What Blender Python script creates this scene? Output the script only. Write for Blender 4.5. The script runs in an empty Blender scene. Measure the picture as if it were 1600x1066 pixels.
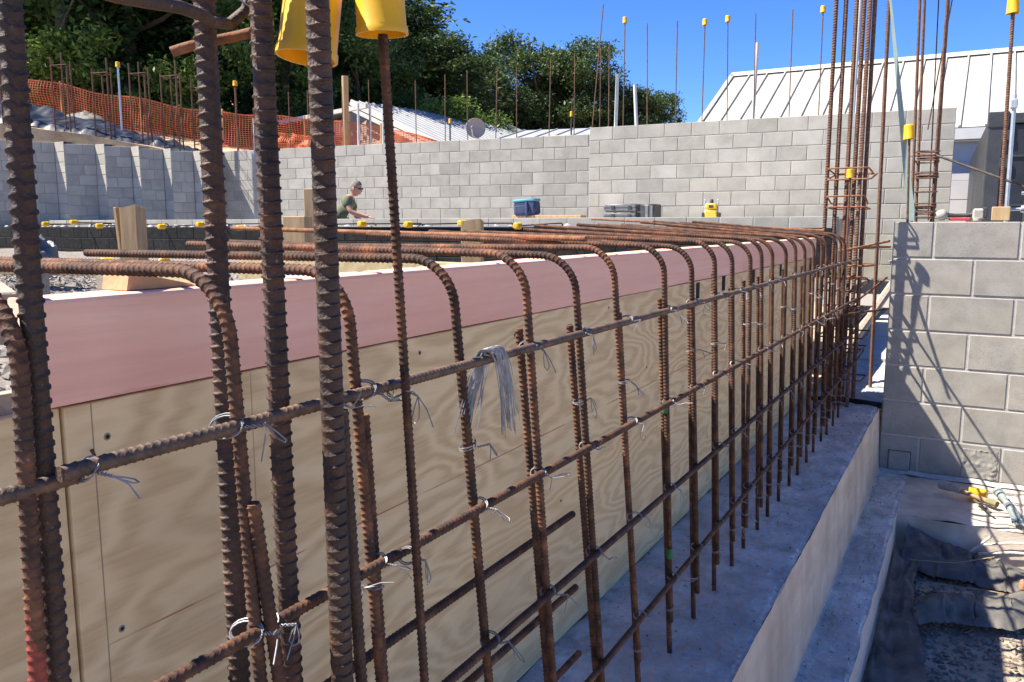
import bpy, math, random
import numpy as np
from mathutils import Vector, Matrix, noise as mnoise
R = math.radians
random.seed(7); rng = np.random.default_rng(7)
SC = bpy.context.scene
COL = SC.collection

# ------------------------------------------------------------------ camera
CAMZ = 1.02
cd = bpy.data.cameras.new('camera'); cam = bpy.data.objects.new('camera', cd); COL.objects.link(cam)
cd.sensor_width = 36; cd.lens = 1277.5 / 1600 * 36; cd.clip_start = .02; cd.clip_end = 2000
cam.location = (0, 0, CAMZ); cam.rotation_euler = (R(90 - 8.04), 0, R(29.36))
SC.camera = cam
# ------------------------------------------------------------------ sky and sun
SUN = Vector((1.0, .54, -1.45)).normalized()          # the way the light travels
elev = math.asin(-SUN.z)
wd = bpy.data.worlds.new('World'); SC.world = wd; wd.use_nodes = True
nt = wd.node_tree; nt.nodes.clear()
sk = nt.nodes.new('ShaderNodeTexSky'); sk.sky_type = 'NISHITA'; sk.sun_disc = False
sk.sun_elevation = elev; sk.sun_rotation = math.atan2(-SUN.x, -SUN.y)
sk.air_density = 1.0; sk.dust_density = 0.; sk.ozone_density = 10.0; sk.altitude = 1500
hs = nt.nodes.new('ShaderNodeHueSaturation'); hs.inputs['Saturation'].default_value = 1.12; hs.inputs['Hue'].default_value = .51
bg = nt.nodes.new('ShaderNodeBackground'); bg.inputs[1].default_value = .081
wo = nt.nodes.new('ShaderNodeOutputWorld')
nt.links.new(sk.outputs[0], hs.inputs['Color']); nt.links.new(hs.outputs[0], bg.inputs[0]); nt.links.new(bg.outputs[0], wo.inputs[0])
sd = bpy.data.lights.new('sun', 'SUN'); sd.energy = 5.0; sd.angle = R(.53); sd.color = (1, .91, .775)
so = bpy.data.objects.new('sun', sd); COL.objects.link(so)
so.rotation_euler = SUN.to_track_quat('-Z', 'Y').to_euler(); so.location = (-10, -13, 18)
vs = SC.view_settings; vs.view_transform = 'Standard'; vs.look = 'None'; vs.exposure = 1.5; vs.gamma = 1

# ------------------------------------------------------------------ materials
MATS = {}
def mat(name, cols, scale=20, rough=.8, bump=0., bscale=None, detail=6, stretch=(1, 1, 1), metal=0., rnd=0., stops=None,
        spec=.5, trans=0., rndoff=True, bdist=.01, speck=None, streak=None):
    """cols: list of 2-4 rgb mixed by noise; rnd: per-object value variation"""
    if name in MATS: return MATS[name]
    m = bpy.data.materials.new(name); m.use_nodes = True; t = m.node_tree; N = t.nodes; L = t.links
    b = N['Principled BSDF']; b.inputs['Roughness'].default_value = rough; b.inputs['Metallic'].default_value = metal
    b.inputs['Specular IOR Level'].default_value = spec
    tc = N.new('ShaderNodeTexCoord'); oi = N.new('ShaderNodeObjectInfo'); vec = tc.outputs['Object']
    mp = N.new('ShaderNodeMapping'); mp.inputs['Scale'].default_value = stretch; L.new(vec, mp.inputs[0]); vec = mp.outputs[0]
    if rndoff:
        mm = N.new('ShaderNodeMath'); mm.operation = 'MULTIPLY'; mm.inputs[1].default_value = 37.; L.new(oi.outputs['Random'], mm.inputs[0])
        va = N.new('ShaderNodeVectorMath'); L.new(vec, va.inputs[0]); L.new(mm.outputs[0], va.inputs[1]); vec = va.outputs[0]
    nz = N.new('ShaderNodeTexNoise'); nz.inputs['Scale'].default_value = scale; nz.inputs['Detail'].default_value = detail
    nz.inputs['Roughness'].default_value = .62; L.new(vec, nz.inputs['Vector'])
    cr = N.new('ShaderNodeValToRGB'); e = cr.color_ramp.elements
    n = len(cols); stops = stops or ([.33, .67] if n == 2 else [.3 + .4 * i / (n - 1) for i in range(n)])
    while len(e) < n: e.new(.5)
    for i in range(n): e[i].position = stops[i]; e[i].color = (*cols[i], 1)
    L.new(nz.outputs['Fac'], cr.inputs[0]); c = cr.outputs[0]
    if speck:   # (scale, threshold, colour): small stains with a shape of their own
        sn = N.new('ShaderNodeTexNoise'); sn.inputs['Scale'].default_value = speck[0]; sn.inputs['Detail'].default_value = 4; L.new(vec, sn.inputs['Vector'])
        sr = N.new('ShaderNodeValToRGB'); sr.color_ramp.elements[0].position = speck[1]; sr.color_ramp.elements[1].position = speck[1] + .06
        L.new(sn.outputs['Fac'], sr.inputs[0])
        mx = N.new('ShaderNodeMix'); mx.data_type = 'RGBA'; L.new(sr.outputs[0], mx.inputs[0]); L.new(c, mx.inputs[6]); mx.inputs[7].default_value = (*speck[2], 1); c = mx.outputs[2]
    if streak:  # (stretch vec, scale, colour, amount)
        mp2 = N.new('ShaderNodeMapping'); mp2.inputs['Scale'].default_value = streak[0]; L.new(tc.outputs['Object'], mp2.inputs[0])
        sn = N.new('ShaderNodeTexNoise'); sn.inputs['Scale'].default_value = streak[1]; sn.inputs['Detail'].default_value = 5; L.new(mp2.outputs[0], sn.inputs['Vector'])
        sr = N.new('ShaderNodeMapRange'); sr.inputs[1].default_value = .45; sr.inputs[2].default_value = .75; sr.inputs[4].default_value = streak[3]; L.new(sn.outputs['Fac'], sr.inputs[0])
        mx = N.new('ShaderNodeMix'); mx.data_type = 'RGBA'; L.new(sr.outputs[0], mx.inputs[0]); L.new(c, mx.inputs[6]); mx.inputs[7].default_value = (*streak[2], 1); c = mx.outputs[2]
    if rnd:
        mr = N.new('ShaderNodeMapRange'); mr.inputs[3].default_value = 1 - rnd; mr.inputs[4].default_value = 1 + rnd
        L.new(oi.outputs['Random'], mr.inputs[0]); hv = N.new('ShaderNodeHueSaturation'); L.new(mr.outputs[0], hv.inputs['Value']); L.new(c, hv.inputs['Color']); c = hv.outputs[0]
    L.new(c, b.inputs['Base Color'])
    if bump:
        bn = N.new('ShaderNodeTexNoise'); bn.inputs['Scale'].default_value = bscale or scale * 4; bn.inputs['Detail'].default_value = 5; L.new(vec, bn.inputs['Vector'])
        bp = N.new('ShaderNodeBump'); bp.inputs['Strength'].default_value = bump; bp.inputs['Distance'].default_value = bdist
        L.new(bn.outputs['Fac'], bp.inputs['Height']); L.new(bp.outputs[0], b.inputs['Normal'])
        ro = N.new('ShaderNodeMapRange'); ro.inputs[3].default_value = max(.05, rough - .12); ro.inputs[4].default_value = min(1, rough + .12)
        L.new(bn.outputs['Fac'], ro.inputs[0]); L.new(ro.outputs[0], b.inputs['Roughness'])
    if trans:
        tb = N.new('ShaderNodeBsdfTranslucent'); L.new(c, tb.inputs[0]); ms = N.new('ShaderNodeMixShader'); ms.inputs[0].default_value = trans
        L.new(b.outputs[0], ms.inputs[1]); L.new(tb.outputs[0], ms.inputs[2]); L.new(ms.outputs[0], N['Material Output'].inputs[0])
    MATS[name] = m; return m

rust = mat('rusty_steel', [(.022, .011, .0075), (.066, .029, .016), (.14, .058, .026), (.26, .115, .05)], 38, .82, .5, 420, metal=.15, rnd=.3, streak=((1, 1, 1), 6, (.085, .066, .055), .45), speck=(120, .70, (.21, .19, .17)), bdist=.002, stops=[.30, .47, .62, .78])
rust_thick = mat('rusty_steel_dark', [(.012, .007, .0055), (.036, .018, .012), (.082, .038, .020), (.18, .09, .045)], 30, .66, .6, 300, metal=.15, rnd=.2, streak=((1, 1, 1), 5, (.075, .058, .048), .6), speck=(95, .69, (.17, .155, .14)), bdist=.003, stops=[.30, .48, .66, .84])
rust_grey = mat('worn_grey_steel', [(.04, .028, .022), (.095, .062, .045), (.17, .095, .055)], 45, .65, .4, 420, metal=.25, bdist=.002, rnd=.1)
rust_light = mat('weathered_rebar', [(.06, .03, .02), (.125, .06, .036), (.20, .115, .07)], 60, .8, .4, 400, metal=.1, bdist=.002, rnd=.12)
rust_orange = mat('bright_rust', [(.11, .042, .021), (.22, .09, .04), (.31, .145, .065)], 50, .85, .4, 400, bdist=.002, rnd=.1)
green_paint = mat('green_paint', [(.012, .09, .03), (.02, .16, .05)], 60, .7)
red_paint = mat('red_rust_paint', [(.09, .02, .014), (.20, .035, .022), (.28, .06, .035)], 60, .7, .4, 300, bdist=.002)
wire = mat('galvanised_wire', [(.17, .175, .185), (.30, .305, .32)], 80, .5, metal=.3, rnd=.3)
wire_old = mat('dark_tie_wire', [(.10, .10, .11), (.28, .28, .30)], 80, .45, metal=.7, rnd=.3)
yellow = mat('yellow_plastic', [(.80, .46, .012), (.86, .52, .02)], 30, .42, trans=.22, rnd=.05, streak=((1, 1, 1), 60, (.55, .36, .06), .3))
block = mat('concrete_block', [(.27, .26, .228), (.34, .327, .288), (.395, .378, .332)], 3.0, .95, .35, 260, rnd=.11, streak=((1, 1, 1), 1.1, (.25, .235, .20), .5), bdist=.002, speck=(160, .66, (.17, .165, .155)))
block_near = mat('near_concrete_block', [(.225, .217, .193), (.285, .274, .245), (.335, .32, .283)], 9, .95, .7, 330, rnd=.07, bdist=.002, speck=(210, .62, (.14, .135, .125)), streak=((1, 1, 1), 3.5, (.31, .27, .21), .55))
mortar = mat('mortar', [(.33, .32, .30), (.43, .42, .39)], 40, .95, .5, 200, bdist=.003)
mortar_dark = mat('far_mortar', [(.24, .23, .205), (.31, .30, .27)], 20, .95)
conc = mat('footing_concrete', [(.30, .29, .28), (.49, .48, .455), (.66, .645, .615)], 9, .93, 1., 42, bdist=.018, detail=12, speck=(30, .67, (.27, .26, .245)), rndoff=False, streak=((1, .6, 1), 3.1, (.33, .315, .30), .9))
conc_side = mat('formed_concrete', [(.38, .325, .265), (.50, .44, .365), (.60, .545, .47)], 5, .9, .4, 60, stretch=(1, .5, 1.6), bdist=.004, streak=((2.6, 2.6, .9), 3.2, (.33, .275, .22), .8), rndoff=False, speck=(70, .70, (.28, .24, .20)))
conc_rim = mat('pale_concrete', [(.55, .49, .43), (.64, .58, .52)], 12, .92, .6, 70, bdist=.006, speck=(45, .69, (.25, .21, .18)))
conc_slab = mat('slab_concrete', [(.42, .40, .36), (.52, .50, .46)], 6, .95, .3, 60)  # pale concrete tone of the slabs themselves
grout = mat('white_grout', [(.27, .27, .265), (.40, .40, .39)], 14, .95, .5, 50)
black_tar = mat('bitumen_coating', [(.0035, .0038, .0045), (.008, .0085, .0095), (.020, .021, .022)], 14, .75, .6, 120, rnd=.3, bdist=.004, spec=.2)
plastic = mat('black_polythene', [(.045, .044, .043), (.105, .10, .094), (.20, .18, .155)], 9, .7, .5, 40, bdist=.006, spec=.3, stops=[.25, .5, .8])
plastic_blue = mat('blue_black_polythene', [(.006, .010, .024), (.014, .022, .042), (.03, .038, .06)], 3, .42, spec=.45)
pink = mat('pink_treated_timber', [(.80, .43, .30), (.87, .50, .365), (.90, .57, .43)], 5, .72, .3, 60, stretch=(1, .22, 2.2), rnd=.03, bdist=.003, detail=9, streak=((1, .16, 6), 11, (.70, .34, .265), .36), speck=(9, .71, (.55, .24, .18)))
timber = mat('raw_timber', [(.27, .175, .085), (.36, .245, .125), (.43, .31, .17)], 14, .8, .3, 60, stretch=(3, 3, .25), rnd=.06, bdist=.003)
timber_h = mat('rough_plank', [(.24, .185, .095), (.32, .255, .14), (.39, .32, .19)], 14, .85, .5, 70, stretch=(.3, 3, 3), rnd=.06, bdist=.004)
timber_grey = mat('grey_plank', [(.24, .20, .16), (.36, .31, .25)], 12, .9, .5, 60, stretch=(.4, 3, 3), bdist=.004)
cut_timber = mat('cut_pine', [(.45, .25, .13), (.54, .32, .18)], 16, .8, .2)
gravel_m = mat('gravel_stone', [(.12, .105, .092), (.20, .18, .16), (.30, .275, .25)], 7, .95, .4, 40)
gravel_brown = mat('brown_gravel_stone', [(.10, .08, .062), (.185, .15, .12), (.29, .245, .20)], 11, .95, .4, 60)
soil = mat('ground_soil', [(.25, .20, .15), (.35, .29, .22), (.46, .39, .305)], 6, .98, .8, 50, bdist=.02)
gravel_base = mat('gravel_bed', [(.12, .105, .09), (.19, .17, .15), (.27, .25, .225)], 22, .98, .9, 60, bdist=.02)
clay = mat('clay_bank', [(.30, .20, .115), (.42, .30, .18), (.50, .38, .25)], 1.4, .98, .7, 9, bdist=.06, speck=(3.1, .62, (.10, .13, .04)))
pvc = mat('white_pvc', [(.50, .50, .49), (.56, .56, .55)], 8, .4)
galv = mat('galvanised_tube', [(.42, .45, .48), (.56, .58, .60)], 30, .4, metal=.6)
white_roof = mat('white_roof_sheet', [(.33, .32, .285), (.395, .385, .35), (.45, .44, .41)], 2.2, .62, streak=((4, .35, 1), 3, (.23, .21, .17), .6), spec=.1)
wall_grey = mat('grey_cladding', [(.46, .46, .475), (.52, .52, .535)], 2, .8)
roof_blue = mat('zinc_roof_sheet', [(.24, .255, .27), (.31, .325, .335)], 2, .6)
trim_white = mat('white_trim', [(.46, .46, .45), (.52, .52, .51)], 4, .5)
shade_grey = mat('fibre_cement', [(.30, .28, .25), (.36, .34, .31)], 3, .85)
cont_m = mat('container_paint', [(.010, .012, .015), (.018, .021, .026)], 6, .45, .2, 60)
cont_post = mat('container_frame_paint', [(.026, .028, .033), (.04, .043, .049)], 6, .5, .2, 60)
orange = mat('orange_mesh', [(.52, .13, .045), (.62, .18, .065)], 3, .6, trans=.25)
dark_gap = mat('shadow_gap', [(.012, .011, .010), (.02, .018, .016)], 10, .95)  # near-black painted in for the shade of gaps, slots and cavity; also screws
navy = mat('navy_bag_fabric', [(.018, .030, .085), (.035, .05, .12)], 20, .8, .3, 90)
teal = mat('teal_trim', [(.05, .22, .30), (.07, .27, .36)], 20, .7)
case_black = mat('black_case_plastic', [(.028, .030, .034), (.05, .052, .057)], 14, .45)
case_grey = mat('grey_case_plastic', [(.10, .105, .11), (.15, .155, .16)], 14, .5)
level_yellow = mat('yellow_casing', [(.62, .38, .03), (.70, .46, .05)], 20, .5)
tool_red = mat('red_tool_body', [(.45, .03, .045), (.55, .05, .06)], 20, .4)
tool_dust = mat('dusty_tool', [(.20, .19, .16), (.33, .31, .27), (.42, .40, .36)], 40, .85)
greenstrip = mat('pale_green_strap', [(.23, .32, .29), (.30, .39, .355)], 14, .7)
skin = mat('skin', [(.50, .24, .16), (.60, .32, .22)], 30, .6)
shirt = mat('olive_shirt', [(.095, .105, .06), (.13, .145, .085)], 20, .9)
hair = mat('grey_brown_hair', [(.07, .055, .042), (.25, .22, .19)], 90, .9, .5, 200)
trousers = mat('dark_trousers', [(.03, .03, .035), (.05, .05, .055)], 20, .9)
glasses = mat('dark_lens', [(.01, .01, .012), (.015, .015, .018)], 5, .15)
bark = mat('bark', [(.07, .05, .035), (.15, .11, .08)], 8, .95, .7, 30, bdist=.03)
dish_m = mat('dish_grey', [(.22, .225, .235), (.26, .265, .275)], 8, .5)

def leafmat(name, a, b, c):
    m = mat(name, [a, b, c], .9, .55, trans=.28, spec=.35, detail=8)
    return m
leafA = leafmat('leaf_broad', (.030, .062, .014), (.062, .115, .024), (.12, .18, .045))
leafB = leafmat('leaf_conifer', (.030, .060, .019), (.058, .098, .030), (.105, .145, .048))
leafC = leafmat('leaf_dark', (.018, .036, .011), (.034, .064, .018), (.065, .10, .03))
leafD = leafmat('leaf_fresh', (.06, .11, .015), (.11, .18, .03), (.18, .25, .05))

def ply_material():
    m = bpy.data.materials.new('plywood_face'); m.use_nodes = True; t = m.node_tree; N = t.nodes; L = t.links
    b = N['Principled BSDF']; b.inputs['Roughness'].default_value = .78; b.inputs['Specular IOR Level'].default_value = .3
    tc = N.new('ShaderNodeTexCoord'); mp = N.new('ShaderNodeMapping'); mp.inputs['Scale'].default_value = (1, .62, 2.3); L.new(tc.outputs['Object'], mp.inputs[0])
    n1 = N.new('ShaderNodeTexNoise'); n1.inputs['Scale'].default_value = 2.3; n1.inputs['Detail'].default_value = 4; n1.inputs['Roughness'].default_value = .42; L.new(mp.outputs[0], n1.inputs['Vector'])
    # contour rings of a smooth field give the cathedral figure of rotary-cut veneer
    mu = N.new('ShaderNodeMath'); mu.operation = 'MULTIPLY'; mu.inputs[1].default_value = 17; L.new(n1.outputs['Fac'], mu.inputs[0])
    fr = N.new('ShaderNodeMath'); fr.operation = 'PINGPONG'; fr.inputs[1].default_value = .5; L.new(mu.outputs[0], fr.inputs[0])
    mp2 = N.new('ShaderNodeMapping'); mp2.inputs['Scale'].default_value = (1, 1.2, 30); L.new(tc.outputs['Object'], mp2.inputs[0])
    n2 = N.new('ShaderNodeTexNoise'); n2.inputs['Scale'].default_value = 8; n2.inputs['Detail'].default_value = 5; L.new(mp2.outputs[0], n2.inputs['Vector'])
    n3 = N.new('ShaderNodeTexNoise'); n3.inputs['Scale'].default_value = 1.7; n3.inputs['Detail'].default_value = 4; L.new(tc.outputs['Object'], n3.inputs['Vector'])
    def mix(f, a, bcol):
        x = N.new('ShaderNodeMix'); x.data_type = 'RGBA'
        if hasattr(f, 'links'): L.new(f, x.inputs[0])
        else: x.inputs[0].default_value = f
        for s, v in ((6, a), (7, bcol)):
            if hasattr(v, 'links'): L.new(v, x.inputs[s])
            else: x.inputs[s].default_value = (*v, 1)
        return x.outputs[2]
    f1 = N.new('ShaderNodeMapRange'); f1.inputs[1].default_value = .10; f1.inputs[2].default_value = .42; L.new(fr.outputs[0], f1.inputs[0])
    c = mix(f1.outputs[0], (.60, .435, .225), (.76, .595, .335))
    f2 = N.new('ShaderNodeMapRange'); f2.inputs[1].default_value = .35; f2.inputs[2].default_value = .7; f2.inputs[4].default_value = .35; L.new(n2.outputs['Fac'], f2.inputs[0])
    c = mix(f2.outputs[0], c, (.82, .66, .40))
    f3 = N.new('ShaderNodeMapRange'); f3.inputs[1].default_value = .50; f3.inputs[2].default_value = .72; f3.inputs[4].default_value = .55; L.new(n3.outputs['Fac'], f3.inputs[0])
    c = mix(f3.outputs[0], c, (.56, .41, .23))
    # snapped chalk line, red, level at z = .544 and pencil lines
    sp = N.new('ShaderNodeSeparateXYZ'); L.new(tc.outputs['Object'], sp.inputs[0])
    def line(src, at, w, colr, amt, brk=.42):
        nonlocal c
        a = N.new('ShaderNodeMath'); a.operation = 'SUBTRACT'; a.inputs[1].default_value = at; L.new(src, a.inputs[0])
        d = N.new('ShaderNodeMath'); d.operation = 'ABSOLUTE'; L.new(a.outputs[0], d.inputs[0])
        r = N.new('ShaderNodeMapRange'); r.inputs[1].default_value = w * .5; r.inputs[2].default_value = w; r.inputs[3].default_value = amt; r.inputs[4].default_value = 0; L.new(d.outputs[0], r.inputs[0])
        g = N.new('ShaderNodeTexNoise'); g.inputs['Scale'].default_value = 9; L.new(tc.outputs['Object'], g.inputs['Vector'])
        h = N.new('ShaderNodeMapRange'); h.inputs[1].default_value = brk - .1; h.inputs[2].default_value = brk + .06; L.new(g.outputs['Fac'], h.inputs[0])
        k = N.new('ShaderNodeMath'); k.operation = 'MULTIPLY'; L.new(r.outputs[0], k.inputs[0]); L.new(h.outputs[0], k.inputs[1])
        c = mix(k.outputs[0], c, colr)
    line(sp.outputs['Z'], .545, .0016, (.32, .05, .03), .75)
    line(sp.outputs['Y'], .538, .0011, (.14, .10, .07), .7, .3)
    line(sp.outputs['Y'], .766, .0011, (.14, .10, .07), .6, .36)
    L.new(c, b.inputs['Base Color'])
    bp = N.new('ShaderNodeBump'); bp.inputs['Strength'].default_value = .2; bp.inputs['Distance'].default_value = .003
    L.new(n2.outputs['Fac'], bp.inputs['Height']); L.new(bp.outputs[0], b.inputs['Normal'])
    return m
ply = ply_material()

# ------------------------------------------------------------------ geometry helpers
class MB:
    def __init__(s): s.v = []; s.f = []
    def add(s, v, f):
        o = len(s.v); s.v += [tuple(map(float, p)) for p in v]; s.f += [tuple(int(i) + o for i in q) for q in f]; return s
    def box(s, x0, x1, y0, y1, z0, z1, bev=0., rot=None, org=(0, 0, 0)):
        v = []; 
        if bev <= 0:
            v = [(x, y, z) for z in (z0, z1) for y in (y0, y1) for x in (x0, x1)]
            f = [(0, 2, 3, 1), (4, 5, 7, 6), (0, 1, 5, 4), (2, 6, 7, 3), (0, 4, 6, 2), (1, 3, 7, 5)]
        else:
            idx = {}
            for cx, X in ((0, x0), (1, x1)):
                for cy, Y in ((0, y0), (1, y1)):
                    for cz, Z in ((0, z0), (1, z1)):
                        sx, sy, sz = (1 - 2 * cx) * bev, (1 - 2 * cy) * bev, (1 - 2 * cz) * bev
                        for a, p in (('x', (X, Y + sy, Z + sz)), ('y', (X + sx, Y, Z + sz)), ('z', (X + sx, Y + sy, Z))):
                            idx[(cx, cy, cz, a)] = len(v); v.append(p)
            I = lambda cx, cy, cz, a: idx[(cx, cy, cz, a)]; f = []
            for c in (0, 1):
                for a, g in (('x', lambda p, q: (c, p, q, 'x')), ('y', lambda p, q: (p, c, q, 'y')), ('z', lambda p, q: (p, q, c, 'z'))):
                    f.append([I(*g(0, 0)), I(*g(1, 0)), I(*g(1, 1)), I(*g(0, 1))])
            for p in (0, 1):
                for q in (0, 1):
                    f.append([I(p, q, 0, 'x'), I(p, q, 0, 'y'), I(p, q, 1, 'y'), I(p, q, 1, 'x')])
                    f.append([I(p, 0, q, 'x'), I(p, 0, q, 'z'), I(p, 1, q, 'z'), I(p, 1, q, 'x')])
                    f.append([I(0, p, q, 'y'), I(0, p, q, 'z'), I(1, p, q, 'z'), I(1, p, q, 'y')])
                    for r_ in (0, 1): f.append([I(p, q, r_, 'x'), I(p, q, r_, 'y'), I(p, q, r_, 'z')])
            c0 = Vector(((x0 + x1) / 2, (y0 + y1) / 2, (z0 + z1) / 2)); g = []
            for q in f:
                P = [Vector(v[i]) for i in q]; nrm = (P[1] - P[0]).cross(P[2] - P[0]); mid = sum(P, Vector()) / len(P)
                g.append(tuple(q) if nrm.dot(mid - c0) > 0 else tuple(reversed(q)))
            f = g
        if rot is not None: v = [tuple(rot @ Vector(p) + Vector(org)) for p in v]
        elif org != (0, 0, 0): v = [tuple(Vector(p) + Vector(org)) for p in v]
        return s.add(v, f)
    def tube(s, path, r, seg=8, caps=True):
        P = [Vector(p) for p in path]; n = len(P); rs = r if hasattr(r, '__len__') else [r] * n
        T = [(P[min(i + 1, n - 1)] - P[max(i - 1, 0)]).normalized() for i in range(n)]
        u = T[0].orthogonal().normalized(); v = []; f = []
        for i in range(n):
            u = (u - T[i] * u.dot(T[i])).normalized(); w = T[i].cross(u)
            v += [P[i] + (u * math.cos(2 * math.pi * j / seg) + w * math.sin(2 * math.pi * j / seg)) * rs[i] for j in range(seg)]
        for i in range(n - 1):
            for j in range(seg):
                a, b = i * seg + j, i * seg + (j + 1) % seg; f.append((a, b, b + seg, a + seg))
        if caps: f += [tuple(range(seg - 1, -1, -1)), tuple((n - 1) * seg + j for j in range(seg))]
        return s.add(v, f)
    def lathe(s, prof, seg=20, M=None):
        v = []; f = []; n = len(prof)
        for r, z in prof: v += [(r * math.cos(2 * math.pi * j / seg), r * math.sin(2 * math.pi * j / seg), z) for j in range(seg)]
        for i in range(n - 1):
            for j in range(seg):
                a, b = i * seg + j, i * seg + (j + 1) % seg; f.append((a, b, b + seg, a + seg))
        if M is not None: v = [tuple(M @ Vector(p)) for p in v]
        return s.add(v, f)
    def grid(s, fn, nu, nv):
        v = [fn(i / nu, j / nv) for j in range(nv + 1) for i in range(nu + 1)]
        f = [(j * (nu + 1) + i, j * (nu + 1) + i + 1, (j + 1) * (nu + 1) + i + 1, (j + 1) * (nu + 1) + i) for j in range(nv) for i in range(nu)]
        return s.add(v, f)
    def mesh(s, name, m, smooth=False, sharp=40):
        me = bpy.data.meshes.new(name); me.from_pydata(s.v, [], s.f); me.update()
        if m: me.materials.append(m)
        if smooth:
            me.polygons.foreach_set('use_smooth', [True] * len(me.polygons)); me.set_sharp_from_angle(angle=R(sharp))
        return me
    def obj(s, name, m, parent=None, smooth=False, sharp=40): return link(name, s.mesh(name, m, smooth, sharp), parent)
def link(name, data, parent=None, loc=None, rot=None, scale=None):
    o = bpy.data.objects.new(name, data); COL.objects.link(o)
    if parent: o.parent = parent
    if loc is not None: o.location = loc
    if rot is not None: o.rotation_euler = rot
    if scale is not None: o.scale = scale
    return o
def tag(o, label, cat, group=None):
    o['label'] = label; o['category'] = cat
    if group: o['group'] = group
    return o
def struct(o): o['kind'] = 'structure'; return o
def stuff(o, label=None, cat=None):
    o['kind'] = 'stuff'
    if label: tag(o, label, cat)
    return o
def thing(name, label, cat, loc=(0, 0, 0), rot=(0, 0, 0), group=None):
    return tag(link(name, None, None, loc, rot), label, cat, group)
ORD = ['first', 'second', 'third', 'fourth', 'fifth', 'sixth', 'seventh', 'eighth', 'ninth', 'tenth', 'eleventh', 'twelfth', 'thirteenth', 'fourteenth', 'fifteenth',
       'sixteenth', 'seventeenth', 'eighteenth', 'nineteenth', 'twentieth', 'twenty-first', 'twenty-second', 'twenty-third', 'twenty-fourth', 'twenty-fifth', 'twenty-sixth', 'twenty-seventh', 'twenty-eighth']
def arc(c, a, b, r, a0, a1, n=8):
    c, a, b = Vector(c), Vector(a), Vector(b)
    return [c + a * r * math.cos(a0 + (a1 - a0) * i / n) + b * r * math.sin(a0 + (a1 - a0) * i / n) for i in range(n + 1)]

def rebar_mesh(name, path, r, pitch, m, seg=10, h=None, tilt=.35):
    """deformed bar: crescent ribs on two faces, two longitudinal ribs"""
    P = np.array([tuple(p) for p in path], float); d = np.linalg.norm(np.diff(P, axis=0), axis=1); S = np.concatenate([[0], np.cumsum(d)]); Lt = S[-1]
    h = h or r * .13
    npitch = max(1, int(Lt / pitch)); pitch = Lt / npitch
    st, bm = [], []
    for k in range(npitch):
        for fr, b in ((0, 0), (.34, 0), (.44, 1), (.54, 1), (.66, 0)): st.append((k + fr) * pitch); bm.append(b)
    st.append(Lt); bm.append(0); st = np.array(st); bm = np.array(bm)
    T = np.diff(P, axis=0) / d[:, None]; Tn = np.vstack([T[:1], (T[:-1] + T[1:]) / 2, T[-1:]]); Tn /= np.linalg.norm(Tn, axis=1)[:, None]
    u = np.array(Vector(Tn[0]).orthogonal().normalized()); U = []
    for i in range(len(P)):
        u = u - Tn[i] * (u @ Tn[i]); u /= np.linalg.norm(u); U.append(u)
    U = np.array(U)
    ip = lambda A: np.stack([np.interp(st, S, A[:, k]) for k in range(3)], 1)
    p, t, uu = ip(P), ip(Tn), ip(U); t /= np.linalg.norm(t, axis=1)[:, None]; uu -= t * (uu * t).sum(1)[:, None]; uu /= np.linalg.norm(uu, axis=1)[:, None]
    w = np.cross(t, uu); th = np.arange(seg) * 2 * math.pi / seg
    cres = np.clip((np.abs(np.cos(th)) - .12) / .88, 0, 1) ** .55; lon = (np.abs(np.cos(th)) < .2) * h * .7
    rad = r + bm[:, None] * cres[None] * h + lon[None]
    sh = tilt * r * np.sin(th) * np.sign(np.cos(th) + 1e-9)
    sh = np.repeat(sh[None], len(st), 0); sh[0] = 0; sh[-1] = 0
    V = p[:, None] + rad[..., None] * (np.cos(th)[None, :, None] * uu[:, None] + np.sin(th)[None, :, None] * w[:, None]) + sh[..., None] * t[:, None]
    n = len(st); V = V.reshape(-1, 3)
    i = np.arange(n - 1)[:, None] * seg; j = np.arange(seg)[None]; a = i + j; b = i + (j + 1) % seg
    Q = np.stack([a, b, b + seg, a + seg], -1).reshape(-1, 4)
    me = bpy.data.meshes.new(name); F = [tuple(q) for q in Q.tolist()] + [tuple(range(seg - 1, -1, -1)), tuple((n - 1) * seg + k for k in range(seg))]
    me.from_pydata(V.tolist(), [], F); me.materials.append(m)
    me.polygons.foreach_set('use_smooth', [True] * len(me.polygons)); me.set_sharp_from_angle(angle=R(50)); me.update()
    return me
def straight(L, axis='Z'): return [(0, 0, 0), (0, 0, L)] if axis == 'Z' else [(0, 0, 0), (0, L, 0)] if axis == 'Y' else [(0, 0, 0), (L, 0, 0)]
def bar_between(name, a, b, r, m, pitch=None, seg=8, plain=False):
    a, b = Vector(a), Vector(b); L = (b - a).length
    me = MB().tube([(0, 0, 0), (0, 0, L)], r, seg).mesh(name, m, True) if plain else rebar_mesh(name, straight(L), r, pitch or r * 1.25, m, seg)
    return link(name, me, None, a, (b - a).to_track_quat('Z', 'Y').to_euler())
def nz(x, y, z=0, s=1.): return mnoise.noise(Vector((x * s, y * s, z * s)))
def capmesh(r, L, t=.003):
    return MB().lathe([(0, L), (r * .55, L), (r * .82, L * .985), (r * .93, L * .94), (r * .96, L * .85), (r * 1.0, L * .12), (r * 1.05, L * .09), (r * 1.06, 0), (r * .96, 0), (r * .9, L * .8), (r * .25, L * .82), (0, L * .82)], 24).mesh('safety_cap', yellow, True, 50)
CAP = capmesh(.0245, .062); CAP_BIG = capmesh(.0285, .080); CAP_FAR = capmesh(.035, .085)

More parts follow.
